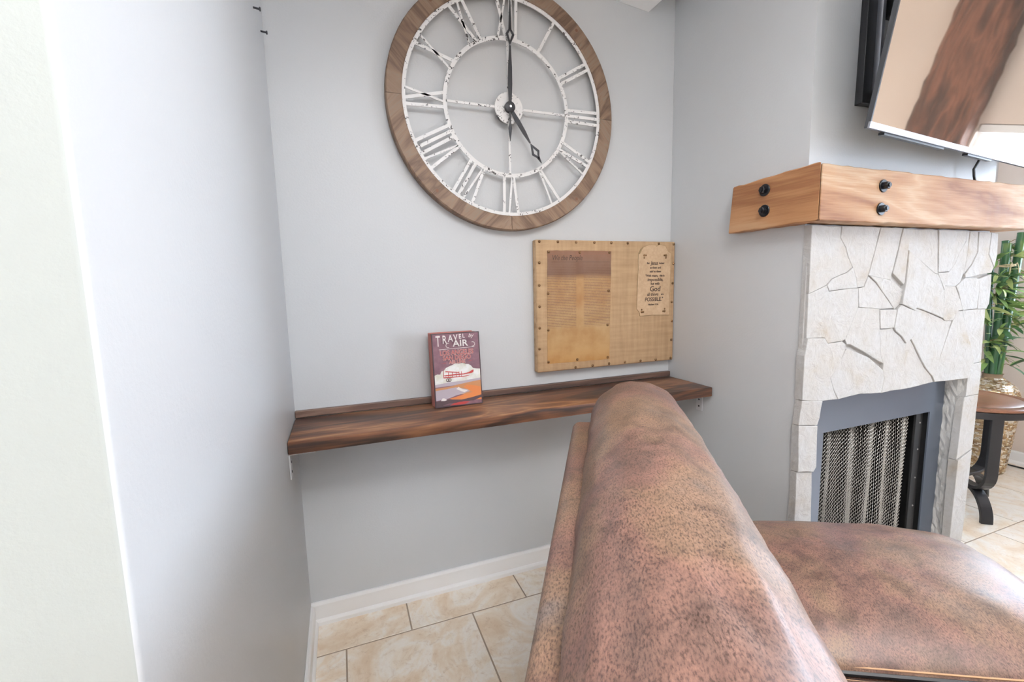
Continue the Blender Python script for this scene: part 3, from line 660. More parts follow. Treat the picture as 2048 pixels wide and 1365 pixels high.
# ------------------------------------------------------------------ book leaning on the ledge
bx0, bx1, bz0, bz1 = .303, .487, .8055, 1.083; BY = 1.612
tiltm = Matrix.Translation((0,BY,bz0)) @ Matrix.Rotation(math.radians(-5.0),4,'X') @ Matrix.Translation((0,-BY,-bz0))
bk = thing('book', 'old travel by air book with red biplane cover standing on the shelf', 'book', ((bx0+bx1)/2,BY+.025,bz0))
def btilt(o):
    pl = Vector(o.location); q = o.parent
    while q is not None: pl += Vector(q.location); q = q.parent
    o.data.transform(Matrix.Translation(pl)); o.data.transform(tiltm); o.data.transform(Matrix.Translation(-pl)); return o
btilt(MB().box(bx0-.002,bx1-.014,BY+.004,BY+.050,bz0+.004,bz1+.001).build('page_block', M_RED, bk, bevel=.002, seg=1))
btilt(MB().box(bx0-.002,bx1-.014,BY+.050,BY+.054,bz0,bz1+.004).build('back_cover', M_RED, bk, bevel=.001, seg=1))
fc = btilt(MB().box(bx0,bx1,BY,BY+.004,bz0,bz1).build('front_cover', M_COVEREDGE, bk, bevel=.0012, seg=1))
mats = [M_PLUM,M_CLOUD,M_LILAC,M_SAND,M_OCHRE,M_UMBER,M_CREAM,M_BRICKRED]
art = MB(); bw, bh = bx1-bx0, bz1-bz0
def P2(u, v_): return (bx0+u*bw, bz0+v_*bh)
layer = [0]
def ap(pts_, mi):
    layer[0] += 1; y = BY-.00025-layer[0]*.00007
    art.add([(P2(u,v_)[0], y, P2(u,v_)[1]) for u, v_ in pts_], [tuple(range(len(pts_)))], mi)
ap([(.025,.015),(.975,.015),(.975,.985),(.025,.985)],0)
cl = [(.025,.30),(.025,.44),(.08,.455),(.14,.45),(.17,.49),(.22,.50),(.26,.53),(.33,.55),(.40,.565),(.46,.585),(.54,.575),(.60,.585),(.68,.565),(.74,.56),(.79,.535),(.83,.50),(.90,.49),(.975,.485),(.975,.30)]
ap(cl,1)
ap([(.025,.315),(.30,.335),(.6,.34),(.975,.36),(.975,.30),(.025,.28)],2)
ap([(.025,.20),(.025,.265),(.3,.275),(.5,.295),(.75,.315),(.975,.33),(.975,.12),(.5,.16)],3)
ap([(.025,.10),(.025,.235),(.25,.245),(.45,.26),(.58,.235),(.70,.215),(.74,.19),(.60,.165),(.45,.15),(.30,.12)],2)
ap([(.45,.235),(.50,.262),(.58,.225),(.70,.205),(.62,.18),(.55,.2)],6)
ap([(.60,.255),(.68,.285),(.85,.26),(.975,.235),(.975,.17),(.80,.17),(.72,.20)],4)
ap([(.30,.115),(.40,.125),(.55,.145),(.75,.165),(.975,.19),(.975,.06),(.6,.075),(.4,.085)],4)
ap([(.025,.015),(.025,.09),(.18,.105),(.35,.10),(.55,.085),(.75,.10),(.975,.125),(.975,.09),(.8,.055),(.6,.06),(.45,.045),(.3,.05),(.15,.03),(.6,.015)],5)
ap([(.3,.02),(.38,.045),(.5,.055),(.62,.055),(.72,.05),(.62,.02)],7)
ap([(.12,.095),(.16,.13),(.20,.125),(.25,.10),(.2,.09)],6)
# biplane
ap([(.19,.432),(.27,.435),(.45,.440),(.62,.437),(.74,.452),(.80,.475),(.84,.478),(.83,.445),(.78,.432),(.62,.425),(.42,.422),(.24,.420)],7)
ap([(.24,.478),(.25,.490),(.52,.462),(.52,.452)],7); ap([(.20,.395),(.21,.408),(.62,.402),(.75,.412),(.74,.404),(.62,.392)],7)
for u in (.30,.38,.46,.52,.57): ap([(u,.40),(u+.012,.40),(u+.012,.47),(u,.47)],7)
ap([(.20,.40),(.212,.40),(.212,.50),(.20,.50)],7)
for cu_ in (.285,.325):
    for i in range(8):
        a, b_ = i*math.pi/4, (i+1)*math.pi/4
        ap([(cu_+.036*math.cos(a),.366+.024*math.sin(a)),(cu_+.036*math.cos(b_),.366+.024*math.sin(b_)),(cu_+.022*math.cos(b_),.366+.014*math.sin(b_)),(cu_+.022*math.cos(a),.366+.014*math.sin(a))],5)
ap([(.14,.785),(.88,.795),(.88,.790),(.14,.779)],6)
ap([(.14,.592),(.27,.602),(.27,.597)],7); ap([(.74,.606),(.86,.612),(.74,.600)],7)
# scrolls beside AIR
for cx_, s_ in ((.335,-1),(.84,1)):
    for i in range(7):
        a, b_ = -1.9+i*.55, -1.9+(i+1)*.55
        f_ = lambda q, r: (cx_ + s_*r*math.cos(q), .832 + r*.62*math.sin(q))
        ap([f_(a,.058),f_(b_,.052),f_(b_,.042),f_(a,.046)],6)
btilt(art.build('cover_art', mats, fc))
ly = BY-.0042
for ch, u, top_, h_, sxx in (('T',.128,.960,.056,.50),('R',.262,.963,.043,.66),('A',.385,.966,.035,.80),('V',.490,.970,.029,.86),('E',.585,.974,.024,.86),('L',.660,.976,.021,.90)):
    x, z = P2(u, top_); text(ch, x, z-h_*.36, ly, h_, M_CREAM, fc, sx=sxx, tilt=tiltm, bold=.0005)
text('by', *P2(.81,.950), ly, .021, M_CREAM, fc, shear=.3, tilt=tiltm)
text('AIR', *P2(.585,.850), ly, .034, M_CREAM, fc, sx=1.12, tilt=tiltm, bold=.0005)
for body, v_, s, sxx in (('LOS ANGELES',.732,.0255,.82),('SAN DIEGO',.662,.024,.86),('AIR LINE',.603,.0175,.92)):
    x, z = P2(.50,v_); text(body, x, z, ly, s, M_CREAM, fc, sx=sxx, tilt=tiltm, bold=.0008, ext=.0001); text(body, x, z, ly-.0002, s, M_BRICKRED, fc, sx=sxx, tilt=tiltm, bold=.0001, ext=.0002)

# ------------------------------------------------------------------ fireplace
fp = thing('fireplace', 'white stone fireplace with dark steel face and metal mesh curtain', 'fireplace', (2.0,1.06,0))
STONES = [
    [(1.450,1.426),(1.594,1.425),(1.593,1.387),(1.623,1.354),(1.636,1.327),(1.665,1.288),(1.638,1.271),(1.563,1.250),(1.539,1.230),(1.455,1.203)],
    [(1.540,1.228),(1.563,1.248),(1.639,1.269),(1.666,1.287),(1.688,1.248),(1.697,1.216),(1.673,1.217),(1.552,1.209)],
    [(1.597,1.425),(1.794,1.426),(1.784,1.390),(1.751,1.261),(1.731,1.220),(1.698,1.217),(1.689,1.249),(1.667,1.288),(1.637,1.328),(1.624,1.355),(1.594,1.387)],
    [(1.797,1.426),(1.920,1.426),(1.905,1.352),(1.887,1.283),(1.881,1.267),(1.879,1.240),(1.752,1.259)],
    [(1.751,1.257),(1.882,1.238),(1.960,1.203),(1.946,1.150),(1.919,1.132),(1.912,1.138),(1.795,1.233)],
    [(1.699,1.215),(1.731,1.218),(1.751,1.256),(1.794,1.232),(1.909,1.137),(1.843,1.137),(1.707,1.149)],
    [(1.455,1.201),(1.539,1.228),(1.552,1.207),(1.673,1.215),(1.697,1.214),(1.705,1.150),(1.666,1.074),(1.649,1.037),(1.635,1.033),(1.563,1.029),(1.546,1.049),(1.458,1.053)],
    [(1.458,1.052),(1.545,1.047),(1.562,1.028),(1.637,1.031),(1.660,1.018),(1.657,0.997),(1.625,0.941),(1.589,0.905),(1.616,0.849),(1.637,0.822),(1.553,0.826),(1.450,0.841),(1.448,0.994)],
    [(1.659,0.996),(1.665,1.002),(1.781,0.964),(1.870,0.908),(1.879,0.877),(1.871,0.822),(1.755,0.830),(1.640,0.822),(1.619,0.849),(1.592,0.904)],
    [(1.651,1.036),(1.668,1.074),(1.708,1.147),(1.825,1.136),(1.835,1.064),(1.851,0.963),(1.869,0.934),(1.805,0.961),(1.716,1.002),(1.678,1.018),(1.661,1.019)],
    [(1.828,1.134),(1.926,1.131),(1.913,1.065),(1.837,1.065)],
    [(1.838,1.062),(1.913,1.063),(1.923,1.050),(1.962,1.028),(1.995,0.999),(2.022,1.013),(2.063,0.965),(2.125,0.895),(2.173,0.858),(2.192,0.831),(2.016,0.822),(1.923,0.824),(1.873,0.821),(1.881,0.876),(1.872,0.909),(1.872,0.933),(1.853,0.963)],
    [(1.949,1.148),(2.031,1.123),(2.071,1.112),(2.060,1.060),(2.021,1.015),(1.994,1.001),(1.965,1.029),(1.925,1.052),(1.916,1.066),(1.929,1.131)],
    [(1.964,1.347),(2.136,1.261),(2.158,1.257),(2.206,1.195),(2.219,1.085),(2.107,1.117),(2.039,1.133),(2.028,1.125),(1.948,1.151),(1.962,1.231)],
    [(1.922,1.426),(1.980,1.425),(1.961,1.373),(1.962,1.348),(1.960,1.231),(1.954,1.223),(1.886,1.265),(1.891,1.283),(1.907,1.353)],
    [(1.981,1.425),(2.139,1.425),(2.149,1.346),(2.155,1.275),(2.157,1.259),(2.136,1.263),(1.965,1.349),(1.963,1.373)],
    [(2.142,1.425),(2.320,1.426),(2.326,1.387),(2.287,1.342),(2.267,1.301),(2.229,1.268),(2.159,1.266),(2.152,1.345)],
    [(2.159,1.264),(2.230,1.265),(2.222,1.231),(2.212,1.213),(2.208,1.197)],
    [(2.324,1.426),(2.349,1.424),(2.347,1.355),(2.333,1.268),(2.312,1.226),(2.282,1.210),(2.215,1.213),(2.225,1.231),(2.233,1.267),(2.270,1.300),(2.290,1.341),(2.329,1.385)],
    [(2.352,1.424),(2.406,1.423),(2.415,1.345),(2.382,1.295),(2.338,1.257),(2.349,1.355)],
    [(2.410,1.423),(2.500,1.422),(2.497,1.335),(2.548,1.282),(2.536,1.260),(2.429,1.251),(2.344,1.242),(2.340,1.255),(2.384,1.294),(2.418,1.344)],
    [(2.503,1.422),(2.552,1.420),(2.564,1.333),(2.551,1.283),(2.499,1.336)],
    [(2.315,1.225),(2.343,1.240),(2.453,1.236),(2.455,1.193),(2.450,1.114),(2.349,1.111),(2.307,1.183),(2.284,1.209)],
    [(2.455,1.237),(2.537,1.254),(2.539,1.211),(2.534,1.133),(2.517,1.111),(2.453,1.112),(2.457,1.193)],
    [(2.212,1.211),(2.282,1.208),(2.306,1.175),(2.345,1.113),(2.316,1.111),(2.283,1.074),(2.234,1.075),(2.221,1.084),(2.209,1.194)],
    [(2.317,1.109),(2.348,1.109),(2.385,1.034),(2.421,0.980),(2.447,0.923),(2.461,0.904),(2.461,0.881),(2.440,0.867),(2.433,0.824),(2.195,0.832),(2.205,0.888),(2.225,0.940),(2.258,1.008),(2.288,1.072)],
    [(2.073,1.111),(2.032,1.124),(2.042,1.131),(2.107,1.115),(2.219,1.082),(2.234,1.074),(2.285,1.073),(2.256,1.009),(2.223,0.941),(2.203,0.888),(2.193,0.834),(2.175,0.858),(2.127,0.896),(2.065,0.966),(2.023,1.015),(2.062,1.060)],
    [(2.349,1.110),(2.451,1.111),(2.517,1.109),(2.521,1.057),(2.525,0.980),(2.532,0.885),(2.468,0.883),(2.464,0.906),(2.449,0.924),(2.424,0.981),(2.387,1.035)],
    [(2.463,0.880),(2.531,0.882),(2.535,0.815),(2.529,0.746),(2.432,0.745),(2.437,0.824),(2.443,0.866)],
    [(2.431,0.742),(2.528,0.743),(2.518,0.506),(2.412,0.471),(2.420,0.604)],
    [(2.414,0.467),(2.516,0.501),(2.523,0.180),(2.52,0.002),(2.425,0.002),(2.419,0.196)],
    [(1.453,0.838),(1.552,0.825),(1.544,0.765),(1.536,0.741),(1.446,0.752)],
    [(1.444,0.750),(1.536,0.738),(1.537,0.589),(1.523,0.573),(1.448,0.585)],
    [(1.449,0.582),(1.526,0.569),(1.531,0.382),(1.532,0.30),(1.449,0.31)],
    [(1.449,0.307),(1.532,0.297),(1.53,0.002),(1.448,0.002)],
]
rs = random.Random(11)
DEPTH = {0:.002,13:-.003,12:-.0025,6:.001,3:.0005,15:.0015,16:-.0005,25:-.002,11:.0005}
for si, poly in enumerate(STONES):
    ar = sum(poly[i][0]*poly[(i+1)%len(poly)][1]-poly[(i+1)%len(poly)][0]*poly[i][1] for i in range(len(poly)))
    pl_ = poly if ar > 0 else poly[::-1]
    # finer outline with a little raggedness
    pp = []
    for i, p in enumerate(pl_):
        q = pl_[(i+1) % len(pl_)]; L_ = math.hypot(q[0]-p[0], q[1]-p[1]); n = 3 if L_ > .12 else (2 if L_ > .05 else 1)
        for k in range(n):
            t = k/n; j = .0016 if k else 0
            pp.append((p[0]+(q[0]-p[0])*t+rs.uniform(-j,j), p[1]+(q[1]-p[1])*t+rs.uniform(-j,j)))
    n = len(pp); cx_ = sum(p[0] for p in pp)/n; cz_ = sum(p[1] for p in pp)/n
    yf = 1.042 + DEPTH.get(si, rs.uniform(-.0018,.0022)); gx, gz = rs.uniform(-.03,.03), rs.uniform(-.03,.03)
    if si in (7,8,9): gz *= .3
    def inset(d):
        out = []
        for i in range(n):
            a, b_, c = pp[i-1], pp[i], pp[(i+1) % n]
            e1 = (b_[0]-a[0], b_[1]-a[1]); e2 = (c[0]-b_[0], c[1]-b_[1])
            n1_ = (-e1[1], e1[0]); n2_ = (-e2[1], e2[0])
            l1 = math.hypot(*n1_) or 1; l2 = math.hypot(*n2_) or 1
            nx_, nz_ = n1_[0]/l1+n2_[0]/l2, n1_[1]/l1+n2_[1]/l2; l = math.hypot(nx_,nz_) or 1
            out.append((b_[0]+nx_/l*d, b_[1]+nz_/l*d))
        return out
    i0, i1, i2 = inset(-.0004), inset(.0004), inset(.0020)
    fy = lambda p, o_: yf + gx*(p[0]-cx_) + gz*(p[1]-cz_) + o_
    vs = [(p[0],1.0695,p[1]) for p in i0] + [(p[0],fy(p,.0016),p[1]) for p in i0] + [(p[0],fy(p,.0006),p[1]) for p in i1] + [(p[0],fy(p,0),p[1]) for p in i2]
    fs = []
    for r in range(3):
        for i in range(n): fs.append((r*n+i, r*n+(i+1)%n, (r+1)*n+(i+1)%n, (r+1)*n+i))
    fs.append(tuple(3*n+i for i in range(n))); fs.append(tuple(range(n-1,-1,-1)))
    MB().add(vs, fs).build('stone', M_STONE, fp)
MB().box(1.452,2.53,1.0555,1.0692,.835,1.425).build('mortar_bed', M_STONE, fp)
MB().box(1.452,1.525,1.0555,1.0692,.002,.83).build('mortar_bed', M_STONE, fp)
# rough mortar return on the right of the opening
mb = MB(); vs = []; fs = []; nr = 40
for i in range(nr+1):
    z = .002+.82*i/nr
    for k in range(7):
        t = k/6; vs.append((2.434-.004*math.sin(t*3.1)+rs.uniform(-.004,.004), 1.048+.066*t, z))
for i in range(nr):
    for k in range(6): fs.append((i*7+k,i*7+k+1,(i+1)*7+k+1,(i+1)*7+k))
vs2 = len(vs)
MB().add(vs, fs).box(2.440,2.5,1.0555,1.0692,.002,.83).build('mortar_return', M_MORTAR, fp)
FX0, FX1, IX0, IX1, IZ = 1.5305, 2.4445, 1.674, 2.340, .672; FYF = 1.113
MB().box(FX0,IX0,FYF,FYF+.006,.002,.829).box(IX1,FX1,FYF,FYF+.006,.002,.829).box(IX0,IX1,FYF,FYF+.006,IZ,.829).box(IX0,IX1,FYF,FYF+.006,.002,.05).build('steel_face', M_STEEL, fp)
MB().box(IX0-.03,IX0-.02,FYF+.006,1.59,.01,IZ+.05).box(IX1+.02,IX1+.03,FYF+.006,1.59,.01,IZ+.05).box(IX0-.03,IX1+.03,1.58,1.59,.01,IZ+.05).box(IX0-.03,IX1+.03,FYF+.006,1.59,IZ+.03,IZ+.05).box(IX0-.03,IX1+.03,FYF+.006,1.59,.01,.03).build('firebox', M_SOOT, fp)
MB().box(IX1-.05,IX1-.004,FYF+.022,FYF+.03,.05,IZ+.02).build('side_trim', M_SOOT, fp)
for z in (.24,.37,.50,.62): MB().lathe((IX1-.02,FYF+.022,z),[(.004,0),(.003,.002)],8,axis='y').build('rivet', M_WIRE, fp)
# wire mesh curtain: crimped wires hanging in folds
mb = MB(); NW, NR = 128, 78; z0_, z1_ = .045, IZ+.01; xa, xb = IX0-.01, 2.288
def fold(t): return FYF+.040 + .014*math.sin(t*2*math.pi*5.3+.8*math.sin(t*9)) + .003*math.sin(t*2*math.pi*11.1+1)
for w in range(NW):
    t = w/(NW-1); path = []
    for r in range(NR+1):
        q = (1 if (r+w) % 2 else -1)*.0031
        tt = t + .004*math.sin(r*.09+w*.11)
        x = xa+(xb-xa)*t + q + .004*math.sin(r*.05+t*14); path.append((x, fold(tt)+ (.0012 if r % 2 else -.0012), z1_-(z1_-z0_)*r/NR))
    mb.tube(path, .00125, 3, cap=False)
cu_ = mb.build('mesh_curtain', M_WIRE, fp, smooth=True); cu_['kind'] = 'stuff'
MB().tube([(IX0-.018,FYF+.04,IZ+.012),(IX1+.018,FYF+.04,IZ+.012)],.005,8).build('curtain_rod', M_IRON, fp)

# ------------------------------------------------------------------ cedar mantel
mn = thing('mantel', 'rough cedar beam mantel with black bolts wrapping the chimney', 'mantel', (2.0,1.02,1.43))
def rough_beam(vs8, mat, name, n):
    """box given by 8 corners (bottom 4, top 4), long axis first->second, chopped with a rough edge"""
    vs = []; fs = []; c = [Vector(v) for v in vs8]
    for i in range(n+1):
        t = i/n
        for k in ((0,1),(3,2),(7,6),(4,5)):
            p = c[k[0]].lerp(c[k[1]], t)
            vs.append(p + Vector((0, rs.uniform(-.0005,.0005) if 0 < i < n else 0, rs.uniform(-.0018,.0018) if 0 < i < n else 0)))
    for i in range(n):
        for k in range(4): fs.append((i*4+k, i*4+(k+1)%4, (i+1)*4+(k+1)%4, (i+1)*4+k))
    fs += [(0,1,2,3), tuple(n*4+k for k in range(4))]
    return MB().add(vs, fs).build(name, mat, mn, bevel=.003, seg=1)
ZB, ZT = 1.4315, 1.603; MX0, MX1, MY = 1.398, 2.620, .984
# front beam, mitred at both ends; thickness runs back to the chimney face (sits on the stones' top edge)
rough_beam([(MX0,MY,ZB),(MX1,MY,ZB),(MX1-.0575,YC-.0015,ZB),(MX0+.0575,YC-.0015,ZB),(MX0,MY,ZT-.002),(MX1,MY,ZT-.002),(MX1-.0575,YC-.0015,ZT),(MX0+.0575,YC-.0015,ZT)], M_CEDAR, 'front_beam', 40)
rough_beam([(MX0,MY+.003,ZB),(MX0,1.334,ZB-.002),(XR-.0015,1.334,ZB),(XR-.0015,YC-.002,ZB),(MX0,MY+.003,ZT+.004),(MX0,1.318,ZT-.006),(XR-.0015,1.334,ZT-.004),(XR-.0015,YC-.002,ZT+.004)], M_CEDAR_Y, 'side_beam', 14)
rough_beam([(MX1,MY+.003,ZB),(MX1,1.33,ZB),(CX1+.0015,1.33,ZB),(CX1+.0015,YC-.002,ZB),(MX1,MY+.003,ZT),(MX1,1.33,ZT),(CX1+.0015,1.33,ZT),(CX1+.0015,YC-.002,ZT)], M_CEDAR_Y, 'side_beam', 14)
def bolt(x, y, z, axis):
    b1 = MB().lathe((x,y,z),[(.0205,0),(.0205,.003),(.0195,.004)],20,axis=axis).build('bolt', M_BOLT, mn, smooth=True)
    MB().lathe((x,y,z),[(.0125,.003),(.0125,.016),(.011,.018)],6,axis=axis).build('bolt_nut', M_BOLT, b1)
    MB().lathe((x,y,z),[(.0065,.017),(.0065,.022)],12,axis=axis).build('bolt_tip', M_BOLT, b1, smooth=True)
bolt(MX0,1.181,1.560,'x'); bolt(MX0,1.179,1.490,'x'); bolt(1.690,MY-.001,1.549,'y'); bolt(1.686,MY-.001,1.475,'y')

# ------------------------------------------------------------------ television on its mount
tv = thing('television', 'flat screen television tilted on a black wall mount above the mantel', 'television', (2.0,1.0,1.68))
D = Vector((0.99501,0.09975,0)); U = Vector((0.01594,-0.15900,0.98715)); NN = D.cross(U).normalized()      # NN points away from the viewer
if NN.y < 0: NN = -NN
TC = Vector((1.43829,0.885,1.67533)); TW, THT = 1.225, .705
def tp(a, b_, c): return TC + D*a + U*b_ + NN*c
def tbox(a0,a1,b0,b1,c0,c1,name,mat,par=tv,bev=0):
    vs = [tp(a,b_,c) for c in (c0,c1) for a, b_ in ((a0,b0),(a1,b0),(a1,b1),(a0,b1))]
    return MB().add(vs,[(0,3,2,1),(4,5,6,7),(0,1,5,4),(1,2,6,5),(2,3,7,6),(3,0,4,7)]).build(name,mat,par,bevel=bev,seg=1)
tbox(.006,TW-.006,.016,THT-.006,0.0005,.003,'screen',M_SCREEN)
tbox(0,TW,0,THT,.003,.012,'housing',M_GUN)
tbox(.05,TW-.05,.02,THT*.62,.012,.034,'rear_housing',M_BLACK,bev=.006)
tbox(0,TW,0,.0165,-.002,.004,'bottom_bezel',M_SILVER)
tbox(0,.0055,.0165,THT,-.0015,.004,'side_bezel',M_GUN); tbox(TW-.0055,TW,.0165,THT,-.0015,.004,'side_bezel',M_GUN); tbox(.0055,TW-.0055,THT-.0055,THT,-.0015,.004,'top_bezel',M_SILVER)
tbox(.10,.48,-.006,.002,.006,.022,'speaker_strip',M_BLACK); tbox(.66,.86,-.006,.002,.006,.022,'speaker_strip',M_BLACK)
# wall mount
wm = MB()
for x in (1.66,2.06): wm.box(x,x+.05,1.048,1.0695,1.828,2.36)
wm.box(1.66,2.11,1.052,1.0695,1.828,1.86).box(1.66,2.11,1.052,1.0695,2.32,2.36)
wm.build('mount_wall_plate', M_BLACK, tv, bevel=.002, seg=1)
wm = MB(); wm.box(1.705,1.722,1.03,1.05,1.87,2.33).build('mount_rail', M_SILVER, tv, bevel=.004, seg=2, smooth=True)
MB().box(1.735,1.80,1.005,1.052,1.93,1.99).build('mount_arm', M_BLACK, tv, bevel=.003, seg=1)
MB().box(1.735,1.80,1.0,1.052,2.10,2.30).build('mount_arm', M_BLACK, tv, bevel=.003, seg=1)
MB().tube([(2.316,1.0,1.72),(2.312,1.02,1.69),(2.302,1.03,1.655),(2.308,1.03,1.63),(2.33,1.035,1.611),(2.36,1.04,1.609)],.0045,8).build('cable', M_CORD, tv, smooth=True)

# ------------------------------------------------------------------ side table
TX, TY, TZ, TR = 3.12, 1.345, .60, .27
st = thing('side_table', 'round brown wooden side table with curved black iron legs', 'table', (TX,TY,0))
MB().lathe((TX,TY,TZ),[(TR-.012,-.022),(TR,-.016),(TR,-.006),(TR-.006,0),(TR-.04,0),(TR-.043,-.002),(TR-.046,0),(.10,0),(.01,0)],64).build('table_top', M_TABLETOP, st, smooth=True)
MB().lathe((TX,TY,TZ),[(TR-.02,-.055),(TR-.006,-.055),(TR-.006,-.022),(TR-.02,-.022)],64).build('apron', M_IRON, st, smooth=True)
LA = math.atan2(1.115-TY, 2.957-TX)
for q in range(3):
    a = LA + q*2*math.pi/3; e = Vector((math.cos(a),math.sin(a),0)); s_ = Vector((-math.sin(a),math.cos(a),0)); R_ = TR-.03; zb = .155+.003*q; br = .10
    prof = [(R_,TZ-.055),(R_,zb+br)] + [(R_-br+br*math.cos(t), zb+br-br*math.sin(t)) for t in [math.pi/2*k/8 for k in range(1,9)]] + [(-.02,zb)]
    MB().sweep([Vector((TX,TY,z))+e*x for x, z in prof], s_, .050, .016).build('leg_strap', M_IRON, st, bevel=.002, seg=1)
for q in range(3):
    a = LA + q*2*math.pi/3; e = Vector((math.cos(a),math.sin(a),0)); s_ = Vector((-math.sin(a),math.cos(a),0)); R_ = TR-.03; zb = .155+.003*q
    pth = [(R_-.13,zb-.004),(R_-.09,zb-.008),(R_-.045,zb-.035),(R_-.015,zb-.075),(R_,zb-.115),(R_+.002,.0)]
    sm = []
    for i in range(len(pth)-1):
        for k in range(4): t = k/4; sm.append((pth[i][0]+(pth[i+1][0]-pth[i][0])*t, pth[i][1]+(pth[i+1][1]-pth[i][1])*t))
    sm.append(pth[-1])
    for _ in range(3): sm = [sm[0]]+[((sm[i-1][0]+2*sm[i][0]+sm[i+1][0])/4,(sm[i-1][1]+2*sm[i][1]+sm[i+1][1])/4) for i in range(1,len(sm)-1)]+[sm[-1]]
    MB().sweep([Vector((TX,TY,z))+e*x for x, z in sm], s_, .050, .018).build('foot', M_IRON, st, bevel=.002, seg=1)

# ------------------------------------------------------------------ mosaic vase and bamboo
VX, VY = 3.80, 1.51
va = thing('vase', 'tall gold mosaic floor vase standing behind the side table', 'vase', (VX,VY,0))
prof = [(.085,0),(.098,.02),(.108,.12),(.118,.24),(.127,.36),(.132,.45),(.130,.50),(.118,.545),(.09,.58),(.058,.605),(.047,.618),(.047,.632),(.052,.638)]
MB().lathe((VX,VY,0),[(r-.002,h) for r, h in prof]+[(.040,.638),(.040,.60)],56).build('vase_body', M_VASE, va, smooth=True)
def rad(h):
    for (r0,h0),(r1,h1) in zip(prof,prof[1:]):
        if h0 <= h <= h1: return r0+(r1-r0)*(h-h0)/(h1-h0), (r1-r0)/(h1-h0)
    return prof[-1][0], 0
mb = MB(); h = .006; rowi = 0
while h < .612:
    r, sl_ = rad(h); dh = .0085/math.sqrt(1+sl_*sl_); r1_, _ = rad(min(h+dh,.637)); a = rs.uniform(0,.1)
    while a < 2*math.pi-.04:
        wd = rs.uniform(.010,.022)/r; a1_ = min(a+wd, 2*math.pi)
        o1, o2 = rs.uniform(.0005,.0028), rs.uniform(.0005,.0028); g = .0012/r
        c0, c1_ = a+g, a1_-g
        q = [(r+o1,c0,h+.0009),(r+o2,c1_,h+.0009),(r1_+o2,c1_,h+dh-.0009),(r1_+o1,c0,h+dh-.0009)]
        pt = lambda R_, an, z: (VX+R_*math.cos(an), VY+R_*math.sin(an), z)
        vs = [pt(*x) for x in q] + [pt(x[0]-.004,x[1],x[2]) for x in q]
        mb.add(vs, [(0,1,2,3),(0,4,5,1),(1,5,6,2),(2,6,7,3),(3,7,4,0)], rs.choice((0,0,1,1,2)))
        a = a1_
    h += dh; rowi += 1
mo = mb.build('mosaic_tile', M_MOSAIC, va); mo['kind'] = 'stuff'
bp = thing('bamboo_plant', 'green artificial bamboo with leaves rising from the gold vase', 'plant', (VX,VY,.60))
leaf_me = []
for k in range(3):
    m_ = MB(); n = 6; vs = []; fs = []; L_ = .13; w_ = .0125
    for i in range(n+1):
        t = i/n; ww = w_*math.sin(math.pi*min(1,t*.93+.07))**.8*(1 if t < 1 else 0)+.0004; z = -.028*t*t*(1+k*.6)
        vs += [(t*L_, -ww, z+.0025), (t*L_, 0, z), (t*L_, ww, z+.0025)]
    for i in range(n):
        for c in range(2): fs.append((i*3+c, (i+1)*3+c, (i+1)*3+c+1, i*3+c+1))
    me = m_.add(vs, fs).mesh('leaf', M_LEAF[k])
    for p in me.polygons: p.use_smooth = True
    leaf_me.append(me)
stalks = [(-.022,-.006,.020,1.44,.040,.01),(.006,-.018,.021,1.50,.055,-.02),(.020,.012,.018,1.46,.07,.03),(-.008,.020,.016,1.35,.02,.05),(-.030,.012,.009,1.18,-.03,.02)]
for dx, dy, r, top, lx, ly_ in stalks:
    zb = .602; segs = 5; path = []; rr = []
    nz = [zb+(top-zb)*t for t in (0,.24,.5,.76,1.0)]
    pos = lambda z: Vector((VX+dx+lx*(z-zb)/(top-zb), VY+dy+ly_*(z-zb)/(top-zb), z))
    zz = []
    for a, b_ in zip(nz, nz[1:]): zz += [(a,r*1.06),(a+.012,r),(b_-.012,r*.98)]
    zz.append((nz[-1],r*1.04))
    stk = MB().tube([pos(z) for z, _ in zz],[q for _, q in zz],14).build('stalk', M_BAMBOO, bp, smooth=True)
    for z in nz[1:-1]:
        p = pos(z); MB().lathe((p.x,p.y,p.z-.003),[(r*1.02,0),(r*1.10,.002),(r*1.10,.004),(r*1.02,.006)],14).build('node_ring', M_NODE, stk, smooth=True)
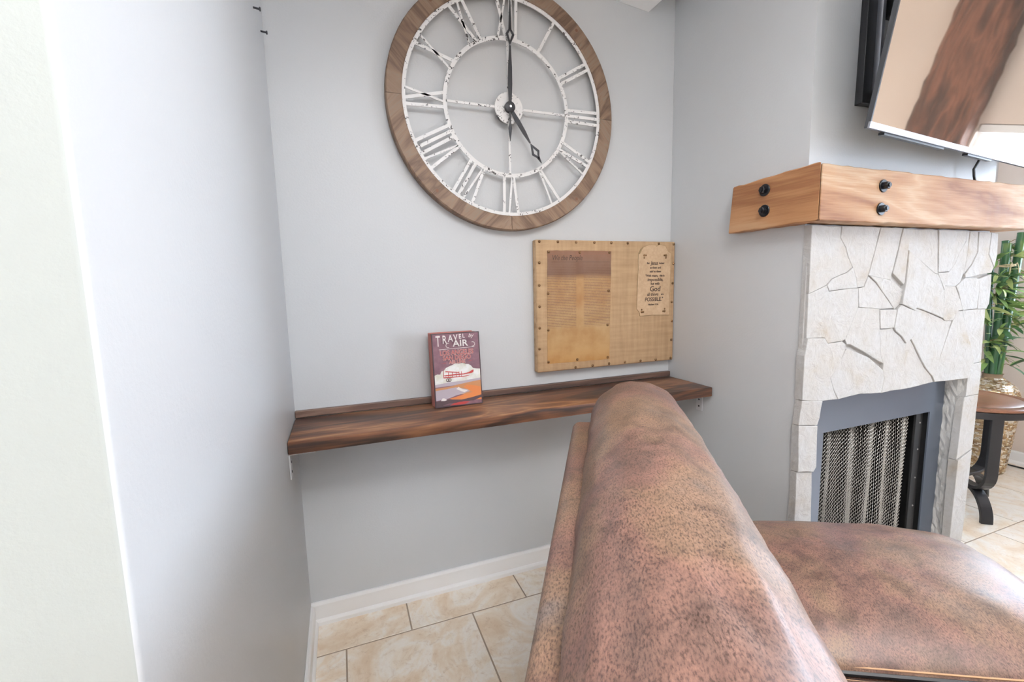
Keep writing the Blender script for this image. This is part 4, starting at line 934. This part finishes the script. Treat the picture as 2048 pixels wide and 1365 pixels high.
def cluster(p, d, n, spread):
    d = Vector(d).normalized(); tip = Vector(p)+d*rs.uniform(.05,.09)
    MB().tube([p, (Vector(p)+tip)/2+Vector((0,0,.01)), tip],.0022,5).build('branch', M_TWIG, bp)
    for i in range(n):
        o = bpy.data.objects.new('leaf', leaf_me[rs.choice((0,1,1,2))]); link(o, bp)
        yaw = math.atan2(d.y,d.x)+rs.uniform(-spread,spread); yaw = -abs(math.atan2(math.sin(yaw),math.cos(yaw))) if math.sin(yaw) > .35 else yaw; pit = rs.uniform(-.9,.5)
        q = Vector(p).lerp(tip, rs.uniform(.4,1.0)); o.location = q - Vector(bp.location)
        o.rotation_euler = (rs.uniform(-.7,.7), pit, yaw); s = rs.uniform(.6,1.05); o.scale = (s,s*rs.uniform(.9,1.3),s)
for k in range(44):
    s = stalks[k % 5]; z = .70 + (k/44.0)*.80 + rs.uniform(-.03,.03); z = min(z, s[3]-.02); t = (z-.602)/(s[3]-.602)
    an = rs.uniform(math.pi*.55, math.pi*1.75) if k % 4 else rs.uniform(-.6,.6)
    cluster((VX+s[0]+s[4]*t, VY+s[1]+s[5]*t, z), (math.cos(an),math.sin(an)*(.8 if math.sin(an) < 0 else .1),rs.uniform(0,.5)), 5 if z > .8 else 3, 1.1)
zt = 1.30; c = Vector((VX+.035,VY+.01,zt)); mb = MB()
for q in range(3):
    mb.tube([c+Vector((.052*math.cos(t),.05*math.sin(t),.005*q+.003*math.sin(3*t+q))) for t in [2*math.pi*i/24 for i in range(25)]],.0022,5,cap=False)
for sg in (-1,1): mb.tube([c+Vector((-.04,-.045,0)),c+Vector((-.05+.03*sg,-.06,.02)),c+Vector((-.05+.045*sg,-.062,-.01)),c+Vector((-.045+.05*sg,-.06,-.045))],.0022,5)
mb.build('raffia_tie', M_RAFFIA, bp)
# cord on the floor by the right wall
tag(MB().tube([(3.96,1.64,.006),(4.03,1.58,.006),(4.045,1.50,.006),(4.05,1.40,.006),(4.055,1.25,.006),(4.07,.9,.006)],.005,8).build('power_cord', M_CORD, smooth=True), 'black power cord lying on the floor along the right wall', 'cord')
